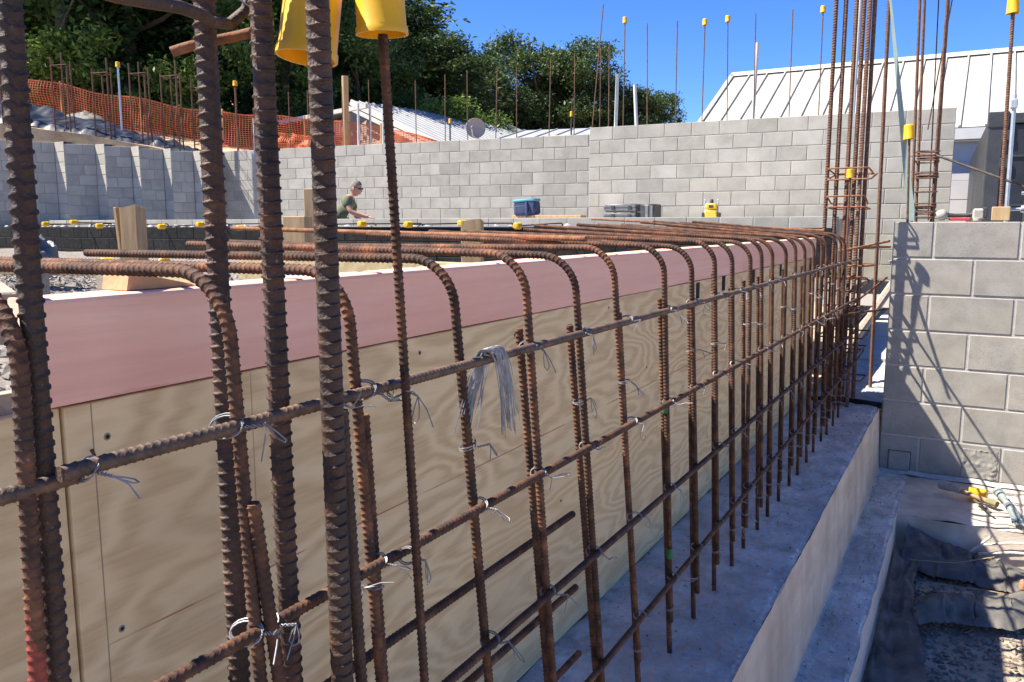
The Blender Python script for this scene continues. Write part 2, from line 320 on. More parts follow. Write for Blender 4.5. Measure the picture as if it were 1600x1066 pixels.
# ------------------------------------------------------------------ ground and large structure
def gh(x, y):
    return -.55 + .018 * nz(x, y, 1, 3) + .035 * nz(x, y, 5, .9)
b = MB().grid(lambda u, v: (-6 + 12 * u, -4 + 9.3 * v, gh(-6 + 12 * u, -4 + 9.3 * v)), 120, 93)
struct(b.obj('ground', soil, None, True))
struct(MB().grid(lambda u, v: (-300 + 700 * u, -200 + 900 * v, -.75), 4, 4).obj('far_ground', soil))
# footing: top, formed side, lower ledge
def footing():
    rt = struct(link('footing', None, None, (0, 0, 0)))
    fn = lambda u, v: (-.832 + .42 * u + (.004 * nz(v * 40, 3, 0) + .006 * nz(v * 13, 8) if u > .97 else 0), -1.5 + 8.2 * v, .007 * nz(u * 3, v * 40, 0) + .005 * nz(u * 9, v * 120, 2) + .003 * nz(u * 26, v * 420, 6) + (.003 * nz(v * 150, 4) - .004 if u > .97 else 0))
    MB().grid(fn, 60, 900).obj('footing_top', conc, rt, True)
    ft = lambda u, v: (-.412 + .02 * u + .0015 * nz(v * 30, 1) + (.004 * nz(v * 40, 3, 0) + .006 * nz(v * 13, 8) if u < .05 else 0), -1.5 + 6.5 * v, -.004 - .375 * u + (.003 * nz(v * 190, 4) if u < .05 else 0))
    MB().grid(ft, 8, 260).obj('formed_side', conc_side, rt, True)
    fl = lambda u, v: (-.41 + .165 * u + (.007 * nz(v * 30, 2) + .004 * nz(v * 90, 7) if u > .95 else 0), -1.5 + 6.5 * v, -.37 + .006 * nz(u * 4, v * 60, 3) + .003 * nz(u * 11, v * 300, 5) + .022 * max(0, .14 - u) / .14 - (.004 if u > .95 else 0))
    MB().grid(fl, 24, 600).obj('lower_ledge', conc, rt, True)
    fr = lambda u, v: (-.245 + .012 * u + (.007 * nz(v * 30, 2) + .004 * nz(v * 90, 7) if u < .05 else .002 * nz(v * 50, 5)), -1.5 + 6.5 * v, -.374 - .30 * u)
    MB().grid(fr, 6, 260).obj('ledge_face', conc_rim, rt, True)
    # cross ledge under the right-hand wall
    fc = lambda u, v: (-.26 + 2.9 * u, 4.28 + .74 * v + .01 * nz(u * 20, 1), -.38 + .008 * nz(u * 18, v * 5, 9) + .01 * nz(u * 50, v * 12, 4))
    MB().grid(fc, 60, 16).obj('cross_ledge', conc_side, rt, True)
    ff = lambda u, v: (-.26 + 2.9 * u, 4.28 - .015 * v + .01 * nz(u * 20, 1) * (1 - v), -.382 - .35 * v)
    MB().grid(ff, 60, 6).obj('cross_ledge_face', conc_side, rt, True)
footing()
struct(MB().box(-.86, 3.2, 6.71, 11.9, -.2, .02).obj('floor_slab', conc_slab))
struct(MB().box(-.405, 3.2, 5.21, 6.70, -.2, -.005).obj('floor_slab_step', conc_slab))

# gravel bed behind the form
def bed(u, v):
    x = -16.5 + 15.6 * u; y = -3 + 12.15 * v
    return (x, y, .5 + .05 * nz(x, y, 3, .8) + .02 * nz(x, y, 8, 3) + .06 * max(0, (-x - 6) / 9))
struct(MB().grid(bed, 130, 100).obj('gravel_bed', gravel_base, None, True))
struct(MB().box(-20, -6.5, 9.35, 14.2, -.2, .18).obj('lower_floor', conc_slab))

def scatter(name, m, n, pos, size, label):
    """loose stones, one joined object"""
    base = np.array([(1, 0, 0), (-1, 0, 0), (0, 1, 0), (0, -1, 0), (0, 0, 1), (0, 0, -1)], float)
    F = np.array([(0, 2, 4), (2, 1, 4), (1, 3, 4), (3, 0, 4), (2, 0, 5), (1, 2, 5), (3, 1, 5), (0, 3, 5)])
    V = []; 
    for i in range(n):
        x, y, z = pos(); sc = size * (.45 + 1.1 * rng.random() ** 2)
        a = rng.random() * 6.28; q = base * (1 + .35 * rng.standard_normal((6, 1)) * .6) * sc * np.array([1, .75 + .3 * rng.random(), .5 + .25 * rng.random()])
        ca, sa = math.cos(a), math.sin(a); ti = rng.normal(0, .35); ct, s_ = math.cos(ti), math.sin(ti)
        q = q @ np.array([[1, 0, 0], [0, ct, s_], [0, -s_, ct]]) @ np.array([[ca, sa, 0], [-sa, ca, 0], [0, 0, 1]])
        V.append(q + np.array([x, y, z + sc * .2]))
    V = np.concatenate(V); FF = (F[None] + 6 * np.arange(n)[:, None, None]).reshape(-1, 3)
    me = bpy.data.meshes.new(name); me.from_pydata(V.tolist(), [], FF.tolist()); me.materials.append(m)
    return stuff(link(name, me), label, 'gravel')
def pos_r():
    x = -.22 + 1.6 * rng.random() ** 1.3; y = 1.6 + 2.66 * rng.random(); return x, y, gh(x, y)
scatter('loose_gravel', gravel_brown, 9000, pos_r, .011, 'brown stones and rubble on the ground right of the stepped footing')
def pos_b():
    x = -1.0 - 8.5 * rng.random() ** 1.2; y = .6 + 5.2 * rng.random()
    return x, y, .5 + .05 * nz(x, y, 3, .8) + .02 * nz(x, y, 8, 3) + .06 * max(0, (-x - 6) / 9)
scatter('bed_gravel', gravel_m, 14000, pos_b, .024, 'pale grey gravel fill behind the pink topped form')

def pos_f():
    if rng.random() < .5: return -.83 + .41 * rng.random(), .9 + 3.9 * rng.random(), .003
    return -.40 + .15 * rng.random(), 2.0 + 2.9 * rng.random(), -.366
scatter('concrete_crumbs', mat('dark_crumbs', [(.10, .09, .08), (.22, .20, .18)], 30, .95), 420, pos_f, .0032, 'small dark crumbs and chips strewn over the footing steps')
# ------------------------------------------------------------------ block walls
BL = {}
def block_mesh(w, h=.19, d=.19, m=None, bev=.004):
    k = (round(w, 3), h, d, m.name)
    if k not in BL: BL[k] = MB().box(0, w, 0, d, 0, h, bev).mesh('concrete_block', m)
    return BL[k]
def block_wall(root, x0, x1, y, ztop, rows, m, mort, joint=0., d=.19, phase=0, half=.2, mw=.39, core=True, skip=()):
    """running bond along local X, front face at local y, laid downwards from ztop; 10 mm joints"""
    if core:
        MB().box(x0 + .004, x1 - .004, y + .004, y + d - .004, ztop - .2 * rows, ztop - .006).obj('mortar_core', mort, root)
    for r in range(rows):
        z = ztop - .2 * r - .195; off = joint + (half if (r + phase) % 2 else 0)
        xs = [x0] + [x for x in np.arange(off - 40, off + 40, .4) if x0 + .03 < x < x1 - .03] + [x1]
        for k, (a, c) in enumerate(zip(xs[:-1], xs[1:])):
            if (r, k) in skip: continue
            o = link('concrete_block', block_mesh(c - a - .010, .19, d, m), root, (a + .005, y + random.uniform(-.0012, .0012), z))
# right-hand wall
rw = thing('block_wall', 'near grey concrete block wall on the right with rebar shadows across it', 'wall')
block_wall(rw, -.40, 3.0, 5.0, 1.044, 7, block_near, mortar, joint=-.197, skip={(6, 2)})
# knocked-out block filled with rough mortar, and a small plugged opening by the ledge
def lump(x0, x1, z0, z1, yy, amp, seed):
    return MB().grid(lambda u, v: (x0 + (x1 - x0) * u + .006 * nz(v * 9, seed), yy - amp * abs(nz(u * 7, v * 7, seed)) * 1.4 + (.03 if min(u, v, 1 - u, 1 - v) < .02 else 0), z0 + (z1 - z0) * v + .006 * nz(u * 9, seed + 3)), 26, 20)
lump(.012, .19, -.352, -.18, 4.999, .007, 4).obj('mortar_patch', block_near, rw, True)
MB().box(.0, .20, 5.06, 5.15, -.36, -.16).obj('cavity_back', dark_gap, rw)
MB().box(.206, .36, 4.9985, 5.19, -.352, -.166, .004).obj('cut_block', block_near, rw)
MB().box(-.348, -.238, 4.985, 5.02, -.355, -.245, .006).obj('plug', block_near, rw)
MB().box(-.351, -.234, 4.9975, 5.02, -.37, -.2425).obj('plug_gap', dark_gap, rw)
MB().grid(lambda u, v: (-.4 + 3.2 * u, 4.999 - .02 * v - .012 * abs(nz(u * 40, v * 2)), -.352 - .02 * v + .008 * nz(u * 30, 2)), 120, 3).obj('mortar_fillet', mortar, rw, True)
# rear wall, right part: 12 courses, turned 3.3 degrees
bw = thing('block_wall', 'tall rear grey block wall below the white roof, with bag and cases at its foot', 'wall', (-4.884, 11.781, 0), (0, 0, R(3.27)))
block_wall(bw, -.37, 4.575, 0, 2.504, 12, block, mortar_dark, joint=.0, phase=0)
# rear wall, left part
a, c = Vector((-13.36, 11.96)), Vector((-5.3, 12.75)); ang = math.atan2(c.y - a.y, c.x - a.x)
bl = thing('block_wall', 'lower rear grey block wall in front of the satellite dish and orange mesh', 'wall', (a.x, a.y, 0), (0, 0, ang))
block_wall(bl, -.7, (c - a).length, 0, 2.52, 8, block, mortar_dark, joint=.1)
# saw-toothed wall at the far left: faces of two blocks with a short return between
st = thing('sawtooth_block_wall', 'stepped saw-tooth grey block wall at the far left below the hillside', 'wall')
corners = [(-17.15, 9.18), (-16.41, 9.57), (-15.69, 9.98), (-15.0, 10.37), (-14.41, 10.70), (-13.87, 11.0), (-13.36, 11.29)]
corners = [(-18.7, 8.35), (-17.95, 8.76)] + corners
for i in range(len(corners) - 1):
    p, q = Vector(corners[i]), Vector(corners[i + 1]); mid = p + (q - p).lerp(Vector(((q - p).x * .53, (q - p).x * .60)), 1.0)
    zt = 2.79 - .045 * i
    for (c0, c1, wd_) in ((p, mid, .19), (mid, q, .188)):
        e = c1 - c0; ea = math.atan2(e.y, e.x); wdt = e.length
        root = link('wall_bay' if wd_ == .19 else 'wall_return', None, st, (c0.x, c0.y, 0), (0, 0, ea))
        MB().box(.004, wdt - .004, .006, .17, .9, zt - .006).obj('mortar_core', mortar_dark, root)
        for r in range(9):
            z = zt - .2 * (r + 1) + .005; cut = wdt * (.42 if r % 2 else .60); spans = ((0, cut), (cut, wdt)) if wd_ == .19 else ((0, wdt),)
            for a0, a1 in spans: link('concrete_block', block_mesh(a1 - a0 - .008, .19, wd_, block), root, (a0 + .004, random.uniform(-.002, .002), z))
# low wall band in front of the rear walls
lw = thing('low_block_wall', 'low pale block wall running along the foot of the rear walls', 'wall')
block_wall(lw, -19, -1.35, 9.78, 1.125, 4, block, mortar, joint=.13, d=.14)
struct(MB().box(-6.4, -1.35, 9.93, 11.7, .9, 1.095).obj('platform', conc_slab))
# bitumen-coated wall with grout cores along its top
tw = thing('coated_block_wall', 'low black bitumen-coated block wall beyond the gravel fill', 'wall')
block_wall(tw, -18, -1.3, 9.2, 1.0, 3, black_tar, black_tar, joint=.05, d=.19)
for i in range(80):
    x = -17.9 + .207 * i + random.uniform(-.03, .03); s_ = random.uniform(.045, .075)
    if x > -3.2: break
    if random.random() < .25: continue
    mb = MB(); sd0 = random.random() * 50
    mb.grid(lambda u, v: (s_ * math.cos(u * 6.283) * math.sin(v * 1.57) * (1 + .2 * nz(u * 5, v * 4, sd0)), s_ * math.sin(u * 6.283) * math.sin(v * 1.57), s_ * .95 * math.cos(v * 1.57) * (1 + .35 * nz(u * 4, v * 3, sd0))), 9, 4)
    o = mb.obj('grout_core', grout, tw, True); o.location = (x, 9.30, .975)
MB().box(-8.6, -4.2, 9.17, 9.23, .985, 1.012, .006).obj('membrane_strip', plastic_blue, tw)

# ------------------------------------------------------------------ formwork
fw_ = thing('plywood_formwork', 'plywood wall form with a pink treated timber along its top edge', 'formwork')
for y0, y1, dx in ((-.9, .505, -.004), (.508, 2.78, 0), (2.784, 5.2, -.002)):
    MB().box(-.850 + dx, -.832 + dx, y0, y1, .002, .828, .0012).obj('plywood_sheet', ply, fw_)
MB().box(-.868, -.8505, -.9, 5.2, .0, .85).obj('backing_board', timber_grey, fw_)  # unseen behind the ply; top raised to stop light leaking under the timber
# the pink timber, slightly bowed lengths with eased arrises
def eased(y0, y1, z0, z1, x0, x1, seed, n=40):
    prof = [(x1, z0), (x1, z1 - .006), (x1 - .0018, z1 - .0018), (x1 - .006, z1), (x0 + .004, z1), (x0, z1 - .004), (x0, z0)]
    v = []; f = []; k = len(prof)
    for i in range(n + 1):
        y = y0 + (y1 - y0) * i / n
        for (x, z) in prof: v.append((x + .0015 * nz(y * 1.5, seed), y, z + .0018 * nz(y * 2, seed + 5)))
    for i in range(n):
        for j in range(k): a0 = i * k + j; b0 = i * k + (j + 1) % k; f.append((a0, b0, b0 + k, a0 + k))
    f += [tuple(range(k)), tuple(n * k + j for j in range(k - 1, -1, -1))]
    return MB().add(v, f)
eased(.487, 3.42, .831, .945, -.885, -.830, 1).obj('top_timber', pink, fw_)
eased(3.424, 5.2, .832, .947, -.885, -.831, 6).obj('top_timber', pink, fw_)
eased(.9, 3.3, .84, .9415, -.935, -.888, 9).obj('top_timber', pink, fw_)
# near-black boxes painting the shade of slots under the far timber, screws, nail holes
for y, z in ((2.80, .795), (3.14, .80), (3.63, .80), (4.2, .80)):
    MB().box(-.8325, -.8312, y - .02, y + .02, z - .028, z + .028).obj('cleat_slot', dark_gap, fw_)
def disc(y, z, r, m, name, x=-.8316):
    M = Matrix.Translation((x, y, z)) @ Matrix.Rotation(R(90), 4, 'Y')
    o = MB().lathe([(0, .0006), (r * .8, .0006), (r, 0)], 12, M).obj(name, m, fw_); return o
screw_y = [(.5547, .786), (.522, .752), (1.15, .80), (1.49, .792), (2.0, .805), (.556, .557), (2.3, .60), (2.55, .44), (1.72, .36), (1.33, .60), (2.9, .70), (1.05, .45), (3.2, .5)]
for y, z in screw_y:
    disc(y, z, .0045, timber_grey, 'screw_recess', -.8319); disc(y, z, .0026, dark_gap, 'screw', -.8314)
bent = MB().tube([(-.826, .531, .778), (-.823, .532, .772), (-.824, .533, .765), (-.826, .5335, .757)], [.0022, .0018, .0018, .0034], 8); bent.obj('bent_nail', rust, fw_, True)

# timber bits behind the form
def stick(name, p, size, m, label, rz=0, rx=0, ry=0, group=None, chip=False):
    sx, sy, sz = size; mb = MB().box(-sx / 2, sx / 2, -sy / 2, sy / 2, 0, sz, .003)
    if chip: mb.v = [(x, y, z + (.02 * (x / sx) + .015 * math.sin(y * 90) if z > sz * .9 else 0)) for x, y, z in mb.v]
    o = mb.obj(name, m); o.location = p; o.rotation_euler = (rx, ry, rz); return tag(o, label, 'timber', group)
stick('timber_post', (-4.03, 2.93, .45), (.10, .09, .665), timber, 'split pine post standing by the gravel at the far left', R(20), chip=True)
stick('timber_sliver', (-4.09, 2.915, .60), (.02, .05, .52), timber, 'thin split sliver leaning off the left pine post', R(12), ry=R(-4))
stick('timber_post', (-3.62, 3.76, .45), (.145, .10, .625), timber, 'wide short pine post behind the thick rebars', R(16))
stick('timber_post', (-3.68, 3.98, .45), (.105, .09, .80), timber, 'taller pine post just behind the wide short one', R(20))
stick('timber_post', (-3.2, 5.1, .45), (.15, .09, .60), timber, 'pine post with a chipped top among the slab rebars', R(18), chip=True)
stick('timber_plank', (-1.42, 1.16, .83), (.045, 1.05, .09), timber_h, 'greenish rough sawn plank lying level behind the pink timber', R(60), group=None)
stick('timber_plank', (-1.62, 2.03, .82), (.045, 1.5, .095), timber_h, 'pale sawn plank slanting towards the pink timber', R(80))
stick('timber_offcut', (-1.50, .80, .84), (.5, .045, .08), timber_grey, 'grey weathered board end behind the pink timber at left', R(-25))
stick('timber_plank', (-7.6, 4.0, .60), (3.6, .05, .11), timber_h, 'long pale plank along the far edge of the gravel', R(14))
w = MB(); w.add([(-.89, .60, .946), (-.89, .70, .946), (-.845, .70, .946), (-.845, .60, .946), (-.89, .605, .972), (-.845, .605, .968)], [(0, 1, 2, 3), (0, 3, 5, 4), (1, 4, 5, 2), (0, 4, 1), (3, 2, 5)])
tag(w.obj('timber_wedge', cut_timber), 'small pale pine wedge resting on the pink timber', 'wedge')
tag(MB().tube([(-3.8, 1.2, .80), (-2.4, 1.25, .815), (-1.7, 1.1, .83)], .016, 10).obj('white_pipe', pvc, None, True), 'thin white pipe lying on the gravel at the left edge', 'pipe')
tag(MB().tube([(-1.9, 1.85, .86), (-1.5, 1.9, .875), (-1.2, 1.84, .88)], .010, 10).obj('blue_pipe', mat('blue_pipe', [(.03, .15, .32), (.05, .2, .4)], 10, .5), None, True), 'short blue pipe end behind the thick rebars', 'pipe')
# crumpled grey sheet on the coated wall
def crumple(cx, cy, cz, sx, sy, sz, seed):
    def fn(u, v):
        a = u * 2 * math.pi; e = v * 1.5
        r = 1 + .35 * nz(math.cos(a) * 1.6, math.sin(a) * 1.6 + e * 2, seed) + .2 * abs(nz(math.cos(a) * 4, math.sin(a) * 4, seed + e * 3))
        return (cx + sx * r * math.cos(a) * math.cos(e) ** .8, cy + sy * r * math.sin(a) * math.cos(e) ** .8, cz + sz * math.sin(e) * (1 + .3 * nz(u * 9, v * 5, seed)))
    return MB().grid(fn, 36, 12)
tag(crumple(-6.75, 4.0, .62, .16, .14, .30, 3).obj('plastic_bundle', mat('grey_blue_sheet', [(.05, .06, .07), (.11, .125, .14), (.20, .22, .235)], 5, .5), None, True, 30), 'crumpled grey-blue plastic bundle in front of the black wall', 'plastic')

# ------------------------------------------------------------------ the reinforcing mesh along the form
XV = -.565
HY = [.31, .484, .667, .866, 1.035, 1.21, 1.416, 1.64, 1.84, 2.05, 2.23, 2.39, 2.565, 2.73]
while HY[-1] < 4.35: HY.append(HY[-1] + .19 + .01 * math.sin(len(HY) * 3.1))
LEANS = [R(-1.5), R(3.4), R(4.3), R(8), R(9.1), R(10.4), R(10.3), R(9.4), R(9)]
lean = lambda i: LEANS[i] if i < len(LEANS) else R(8.3 + .5 * math.sin(i * 2.7))
HOOK = []
for L, up in ((1.6, -1.0), (.72, 0.), (.76, 1.2), (.73, 2.4), (.78, 3.4), (.74, 4.6)):
    top = .90; rb = .058; e = (-L, 0, top + (L - rb) * math.tan(R(up)))
    path = [(0, 0, 0), (0, 0, top - rb)] + arc((-rb, 0, top - rb), (1, 0, 0), (0, 0, 1), rb, 0, math.pi / 2, 12)[1:] + [(-rb - .04, 0, top + .04 * math.tan(R(up))), e]
    HOOK.append(rebar_mesh('hooked_rebar', path, .0059, .0076, rust, 10, h=.0010, tilt=.2))
HOOK0 = HOOK[0].copy(); HOOK0.materials.append(red_paint)
for pl_ in HOOK0.polygons:
    if pl_.center.z < .66 + .02 * math.sin(pl_.center.x * 900): pl_.material_index = 1
START = rebar_mesh('starter_rebar', straight(.90), .0059, .0076, rust, 10, h=.0010, tilt=.2)
ysh = lambda i, z: HY[i] + (.88 - z) * math.tan(lean(i))     # y of the leaning bar at height z
zb = .09
for i, yt in enumerate(HY):
    z0 = .977 + (.004 * math.sin(i * 2.2)) - .90 * math.cos(lean(i))
    v = 0 if i < 2 else 1 if i < 5 else 2 if i < 8 else 3 if i < 12 else 4 if i < 16 else 5
    if i in (6, 10, 13): v -= 1
    o = link('hooked_rebar', HOOK[v] if i else HOOK0, None, (XV + .004 * math.sin(i * 1.7), ysh(i, z0) + .005, z0), (lean(i) + R(.25 * math.sin(i * 4.1)), R(.5 * math.sin(i * 1.9)), R(1.4 * math.sin(i * 2.9))))
    tag(o, f'rusty hooked rebar bending over the pink timber, {ORD[i]} from the left', 'rebar', 'hooked bars along the form')
for i, yt in enumerate(HY):
    lenz = {1: .775, 2: .82, 3: .838}.get(i, .865 + .012 * math.sin(i * 3.7)) + (.03 if i % 4 == 1 and i > 6 else 0)
    if i < 2: continue
    o = link('starter_rebar', START, None, (XV - .0105, ysh(i, -.025) + .0135 + .0015 * math.cos(i * 2.0), -.025), (lean(i), R(.3 * math.sin(i)), 0))
    o.scale = (1, 1, (lenz + .02) / .9 / math.cos(lean(i)))
    tag(o, f'rusty starter bar in the footing with the {ORD[i]} hooked bar', 'rebar', 'starter bars in the footing')
# horizontals on the camera side
hz = [('top', .846, .33, .837), ('second', .652, .05, .619), ('third', .440, .05, .436), ('bottom', .192, .05, .256)]
XH = XV + .0132
HB = {}
for nm, z0, y0, z1 in hz:
    o = bar_between('horizontal_rebar', (XH, y0, z0), (XH + .003, 4.93, z1), .0059, rust if nm != 'top' else rust_grey, .0076, 10)
    tag(o, f'long rusty horizontal rebar, {nm} of the four tied along the form', 'rebar', 'horizontal bars along the form'); HB[nm] = (z0, y0, z1)
tag(bar_between('horizontal_rebar', (XH - .012, -.5, .832), (XH - .012, .352, .838), .0059, rust_grey, .0076, 10), 'short horizontal rebar leaving the photo at the left edge', 'rebar')
for nm, z, ye in (('upper', .504, 1.291), ('middle', .358, 1.308), ('lower', .219, 1.326)):
    tag(bar_between('lap_rebar', (-.603, -.4, z + .01), (-.600, ye, z), .0059, rust, .0076, 10), f'{nm} of three short horizontal lap bars ending in mid air behind the mesh', 'rebar', 'lap bars behind the mesh')
# extra loose bars lying over the hooked legs
for i, (a, b_) in enumerate([((-2.1, 4.75, 1.06), (-.66, 4.35, .995)), ((-1.95, 1.75, 1.012), (-.72, 1.6, .992))]):
    tag(bar_between('slab_rebar', a, b_, .0059, rust_orange, .0076, 8), ['orange rusty bar resting across the far hooked legs', 'orange rusty bar lying over the middle hooked legs'][i], 'rebar', 'loose slab bars')

# near cage: thick D25 bars, tall thin capped bars
TH = rebar_mesh('thick_rebar', straight(2.3), .0098, .0117, rust_thick, 18, h=.0019, tilt=.15)
for (x, y, lab, rz) in ((-.648, .564, 'leftmost of the three thick ribbed rebars in the foreground', .5), (-.573, .568, 'middle one of the three thick ribbed rebars in the foreground', -.7), (-.512, .575, 'rightmost of the three thick ribbed rebars in the foreground', -1.1)):
    tag(link('thick_rebar', TH, None, (x, y, -.02), (R(.3), 0, rz)), lab, 'rebar', 'thick foreground bars')
o = link('thick_rebar', rebar_mesh('thick_rebar', straight(2.2), .0078, .0102, rust_thick, 14, h=.0014), None, (-.572, .321, -.02), (R(-.6), 0, 0)); tag(o, 'dark grey rebar standing at the left edge of the photo', 'rebar')
thin = rebar_mesh('capped_rebar', straight(1.23), .0047, .0066, rust, 12, h=.0009, tilt=.15)
tag(link('capped_rebar', thin, None, (-.523, .760, -.02), (R(4.2), 0, 0)), 'slim rebar under the yellow cap, in front of the mesh', 'rebar')
tag(link('safety_cap', CAP, None, (-.523, .669, 1.206), (R(4), 0, 0)), 'yellow plastic cap on the slim foreground rebar', 'rebar cap')
tag(link('capped_rebar', rebar_mesh('capped_rebar', straight(1.2), .0060, .008, rust, 10, h=.001), None, (-.565, .645, -.02), (R(1), 0, 0)), 'dark rebar hidden behind the rightmost thick bar', 'rebar')
tag(link('safety_cap', CAP_BIG, None, (-.583, .626, 1.182), (R(-5), R(7), .5)), 'tilted yellow plastic cap behind the rightmost thick bar', 'rebar cap')
tag(link('starter_rebar', rebar_mesh('starter_rebar', straight(.80), .0059, .0076, rust, 10, h=.0010), None, (-.546, .594, -.02), (R(6.8), 0, 0)), 'cut-off starter bar with a bright end beside the thick bars', 'rebar')
tag(link('capped_rebar', rebar_mesh('capped_rebar', straight(.86), .0059, .0076, rust_thick, 10, h=.0010), None, (-.536, .660, -.02), (R(3.4), 0, 0)), 'grey rebar right against the rightmost thick bar', 'rebar')
# near stirrup at the top left of the photo
pth = [(-.545, .36, 1.183), (-.562, .406, 1.187), (-.569, .438, 1.191), (-.577, .474, 1.196), (-.594, .515, 1.199), (-.625, .548, 1.205), (-.640, .583, 1.212), (-.63, .595, 1.226), (-.615, .595, 1.25)]
tag(MB().tube(pth, .0054, 10).obj('stirrup', rust_thick, None, True), 'curved tie bar across the top left corner of the photo', 'rebar')
tag(MB().tube([(-.690, .555, 1.186), (-.682, .562, 1.190), (-.672, .575, 1.196), (-.652, .60, 1.205), (-.63, .61, 1.21)], .0050, 9).obj('stirrup', rust_orange, None, True), 'short hooked tie end poking past the leftmost thick bar', 'rebar')
for k, dz in enumerate((0, .006)):
    tag(MB().tube([(-.63, .585, 1.235 + dz), (-.612, .59, 1.222 + dz), (-.603, .60, 1.243 + dz), (-.60, .60, 1.27)], .0011, 6).obj('tie_wire', wire_old, None, True), ('lower' if k == 0 else 'upper') + ' dark wire loop by the top of the leftmost thick bar', 'tie wire')

# wire ties
def tie_mesh(seed, vertical=False):
    rnd = random.Random(seed); mb = MB()
    for k in range(2):
        o = .0016 * k
        if vertical:
            loop = [(-.002 + .0098 * math.cos(t), .0005 + .0135 * math.sin(t), o * 1.3 + .002 * math.sin(t + k)) for t in np.linspace(.2, 6.1, 15)]
        else:
            loop = [(-.0066 + .0142 * math.cos(t), .0075 * math.sin(t) * .8 + o, .0078 * math.sin(t) + o) for t in np.linspace(.15, 6.15, 15)]
        mb.tube(loop, .0008, 5)
    s = Vector((.0078, .003, 0)) if not vertical else Vector((.008, .009, 0))
    d = Vector((rnd.uniform(.3, .8), rnd.uniform(.2, .9), rnd.uniform(-.7, .2))).normalized()
    e = s + d * rnd.uniform(.010, .018); up = Vector((0, 0, 1))
    for k in range(2):
        mb.tube([s + (d * t) * (e - s).length + .0013 * (math.cos(t * 14 + k * 3.14) * d.orthogonal().normalized() + math.sin(t * 14 + k * 3.14) * d.cross(d.orthogonal()).normalized()) for t in np.linspace(0, 1, 9)], .0007, 5)
    # bent-back loop and loose ends
    q = Vector((rnd.uniform(.0, .5), rnd.uniform(-.6, .9), rnd.uniform(-1, .1))).normalized(); L = rnd.uniform(.016, .036); sd = q.cross(up).normalized() * rnd.uniform(.003, .007)
    if rnd.random() < .75:
        mb.tube([e, e + q * L * .4 + sd * .7, e + q * L * .8 + sd, e + q * L, e + q * L * .8 - sd, e + q * L * .4 - sd * .7, e], .0007, 5)
    for k in range(rnd.choice((1, 2))):
        q2 = Vector((rnd.uniform(-.2, .6), rnd.uniform(-.8, .8), rnd.uniform(-1, .5))).normalized(); l2 = rnd.uniform(.012, .04)
        mb.tube([e, e + q2 * l2 * .5 + Vector((0, .002, 0)), e + q2 * l2 + Vector((0, 0, -.004))], .0007, 5)
    return mb.mesh('tie_wire', wire, True)
TIES = [tie_mesh(s) for s in range(14)]; TIEV = [tie_mesh(100 + s, True) for s in range(8)]
k = 0
for i, yt in enumerate(HY):
    for nm, (z0, y0, z1) in HB.items():
        k += 1; f = None; y = yt
        for _ in range(3): zz = z0 + (z1 - z0) * (y - y0) / (4.93 - y0); y = ysh(i, zz)
        if y < y0 + .01 or y > 4.54: continue
        if (k * 7) % 11 == 3: continue
        o = link('tie_wire', TIES[k % 14], None, (XH, y, zz), (0, 0, R(random.uniform(-25, 25)))); s_ = random.uniform(.85, 1.15); o.scale = (s_ if random.random() > 0 else 1, s_, s_)
        tag(o, f'twisted wire tie where the {ORD[i]} hooked bar crosses the {nm} horizontal bar', 'tie wire', 'wire ties of the mesh')
    for zz, nm in ((.735 + .02 * math.sin(i * 2), 'upper'), (.13, 'lower')):
        if i < 3 or (nm == 'upper' and i % 3 == 1): continue
        o = link('tie_wire', TIEV[(i * 3 + (nm == 'lower')) % 8], None, (XV, ysh(i, zz), zz), (0, 0, R(random.uniform(-20, 20))))
        tag(o, f'{nm} wire tie binding the {ORD[i]} hooked bar to its starter', 'tie wire', 'wire ties of the lapped bars')
# ties of the near bars
for (x, y, z, lab) in ((XH, .352, .842, 'long double wire tie at the left end of the top horizontal bar'), (-.532, .698, .843, 'wire tie of the slim capped bar on the top horizontal bar'), (-.532, .712, .648, 'wire tie of the slim capped bar on the second horizontal bar'),
                       (XH, .613, .845, 'wire tie just right of the rightmost thick bar'), (XH, .630, .648, 'looped wire tie low beside the rightmost thick bar'), (XH, .520, .649, 'bright wire tie round the cut-off starter bar')):
    o = link('tie_wire', TIES[int(abs(x * y * 1e4)) % 14], None, (x, y, z), (0, 0, R(-10))); o.scale = (.95, .95, .95); tag(o, lab, 'tie wire')
# bundle of spare wires hung over the top bar
mb = MB(); rb = random.Random(5)
for i in range(40):
    y = 1.02 - .10 + rb.uniform(-.012, .022); zt = .846 + .0085 + rb.uniform(0, .005); fr = rb.uniform(.075, .11); bk = rb.uniform(.06, .10); sp = rb.uniform(-.035, .045)
    bo = rb.uniform(-.03, .002)
    p = [(XH - .014 - rb.uniform(0, .012), y + bo - .016, zt - .011 - bk), (XH - .013, y + bo * .8 - .004, zt - .04), (XH - .010, y + bo * .3, zt - .008), (XH - .002, y, zt), (XH + .008, y + .004, zt - .004), (XH + .012, y + .010 + sp * .2, zt - .03), (XH + .013 + rb.uniform(0, .006), y + .016 + sp * .45, zt - .011 - fr)]
    pp = []
    for a_, b_, c_, d_ in zip([p[0]] + p[:-2], p[:-1], p[1:], p[2:] + [p[-1]]):
        for t in (0, .33, .66):
            A, B, Cc, D = map(np.array, (a_, b_, c_, d_)); pp.append(tuple(.5 * (2 * B + (Cc - A) * t + (2 * A - 5 * B + 4 * Cc - D) * t * t + (3 * B - A - 3 * Cc + D) * t ** 3)))
    pp.append(p[-1]); mb.tube(pp, .00065, 5)
tag(mb.obj('wire_bundle', wire, None, True), 'bundle of loose silver tie wires hung over the top horizontal bar', 'wire bundle')
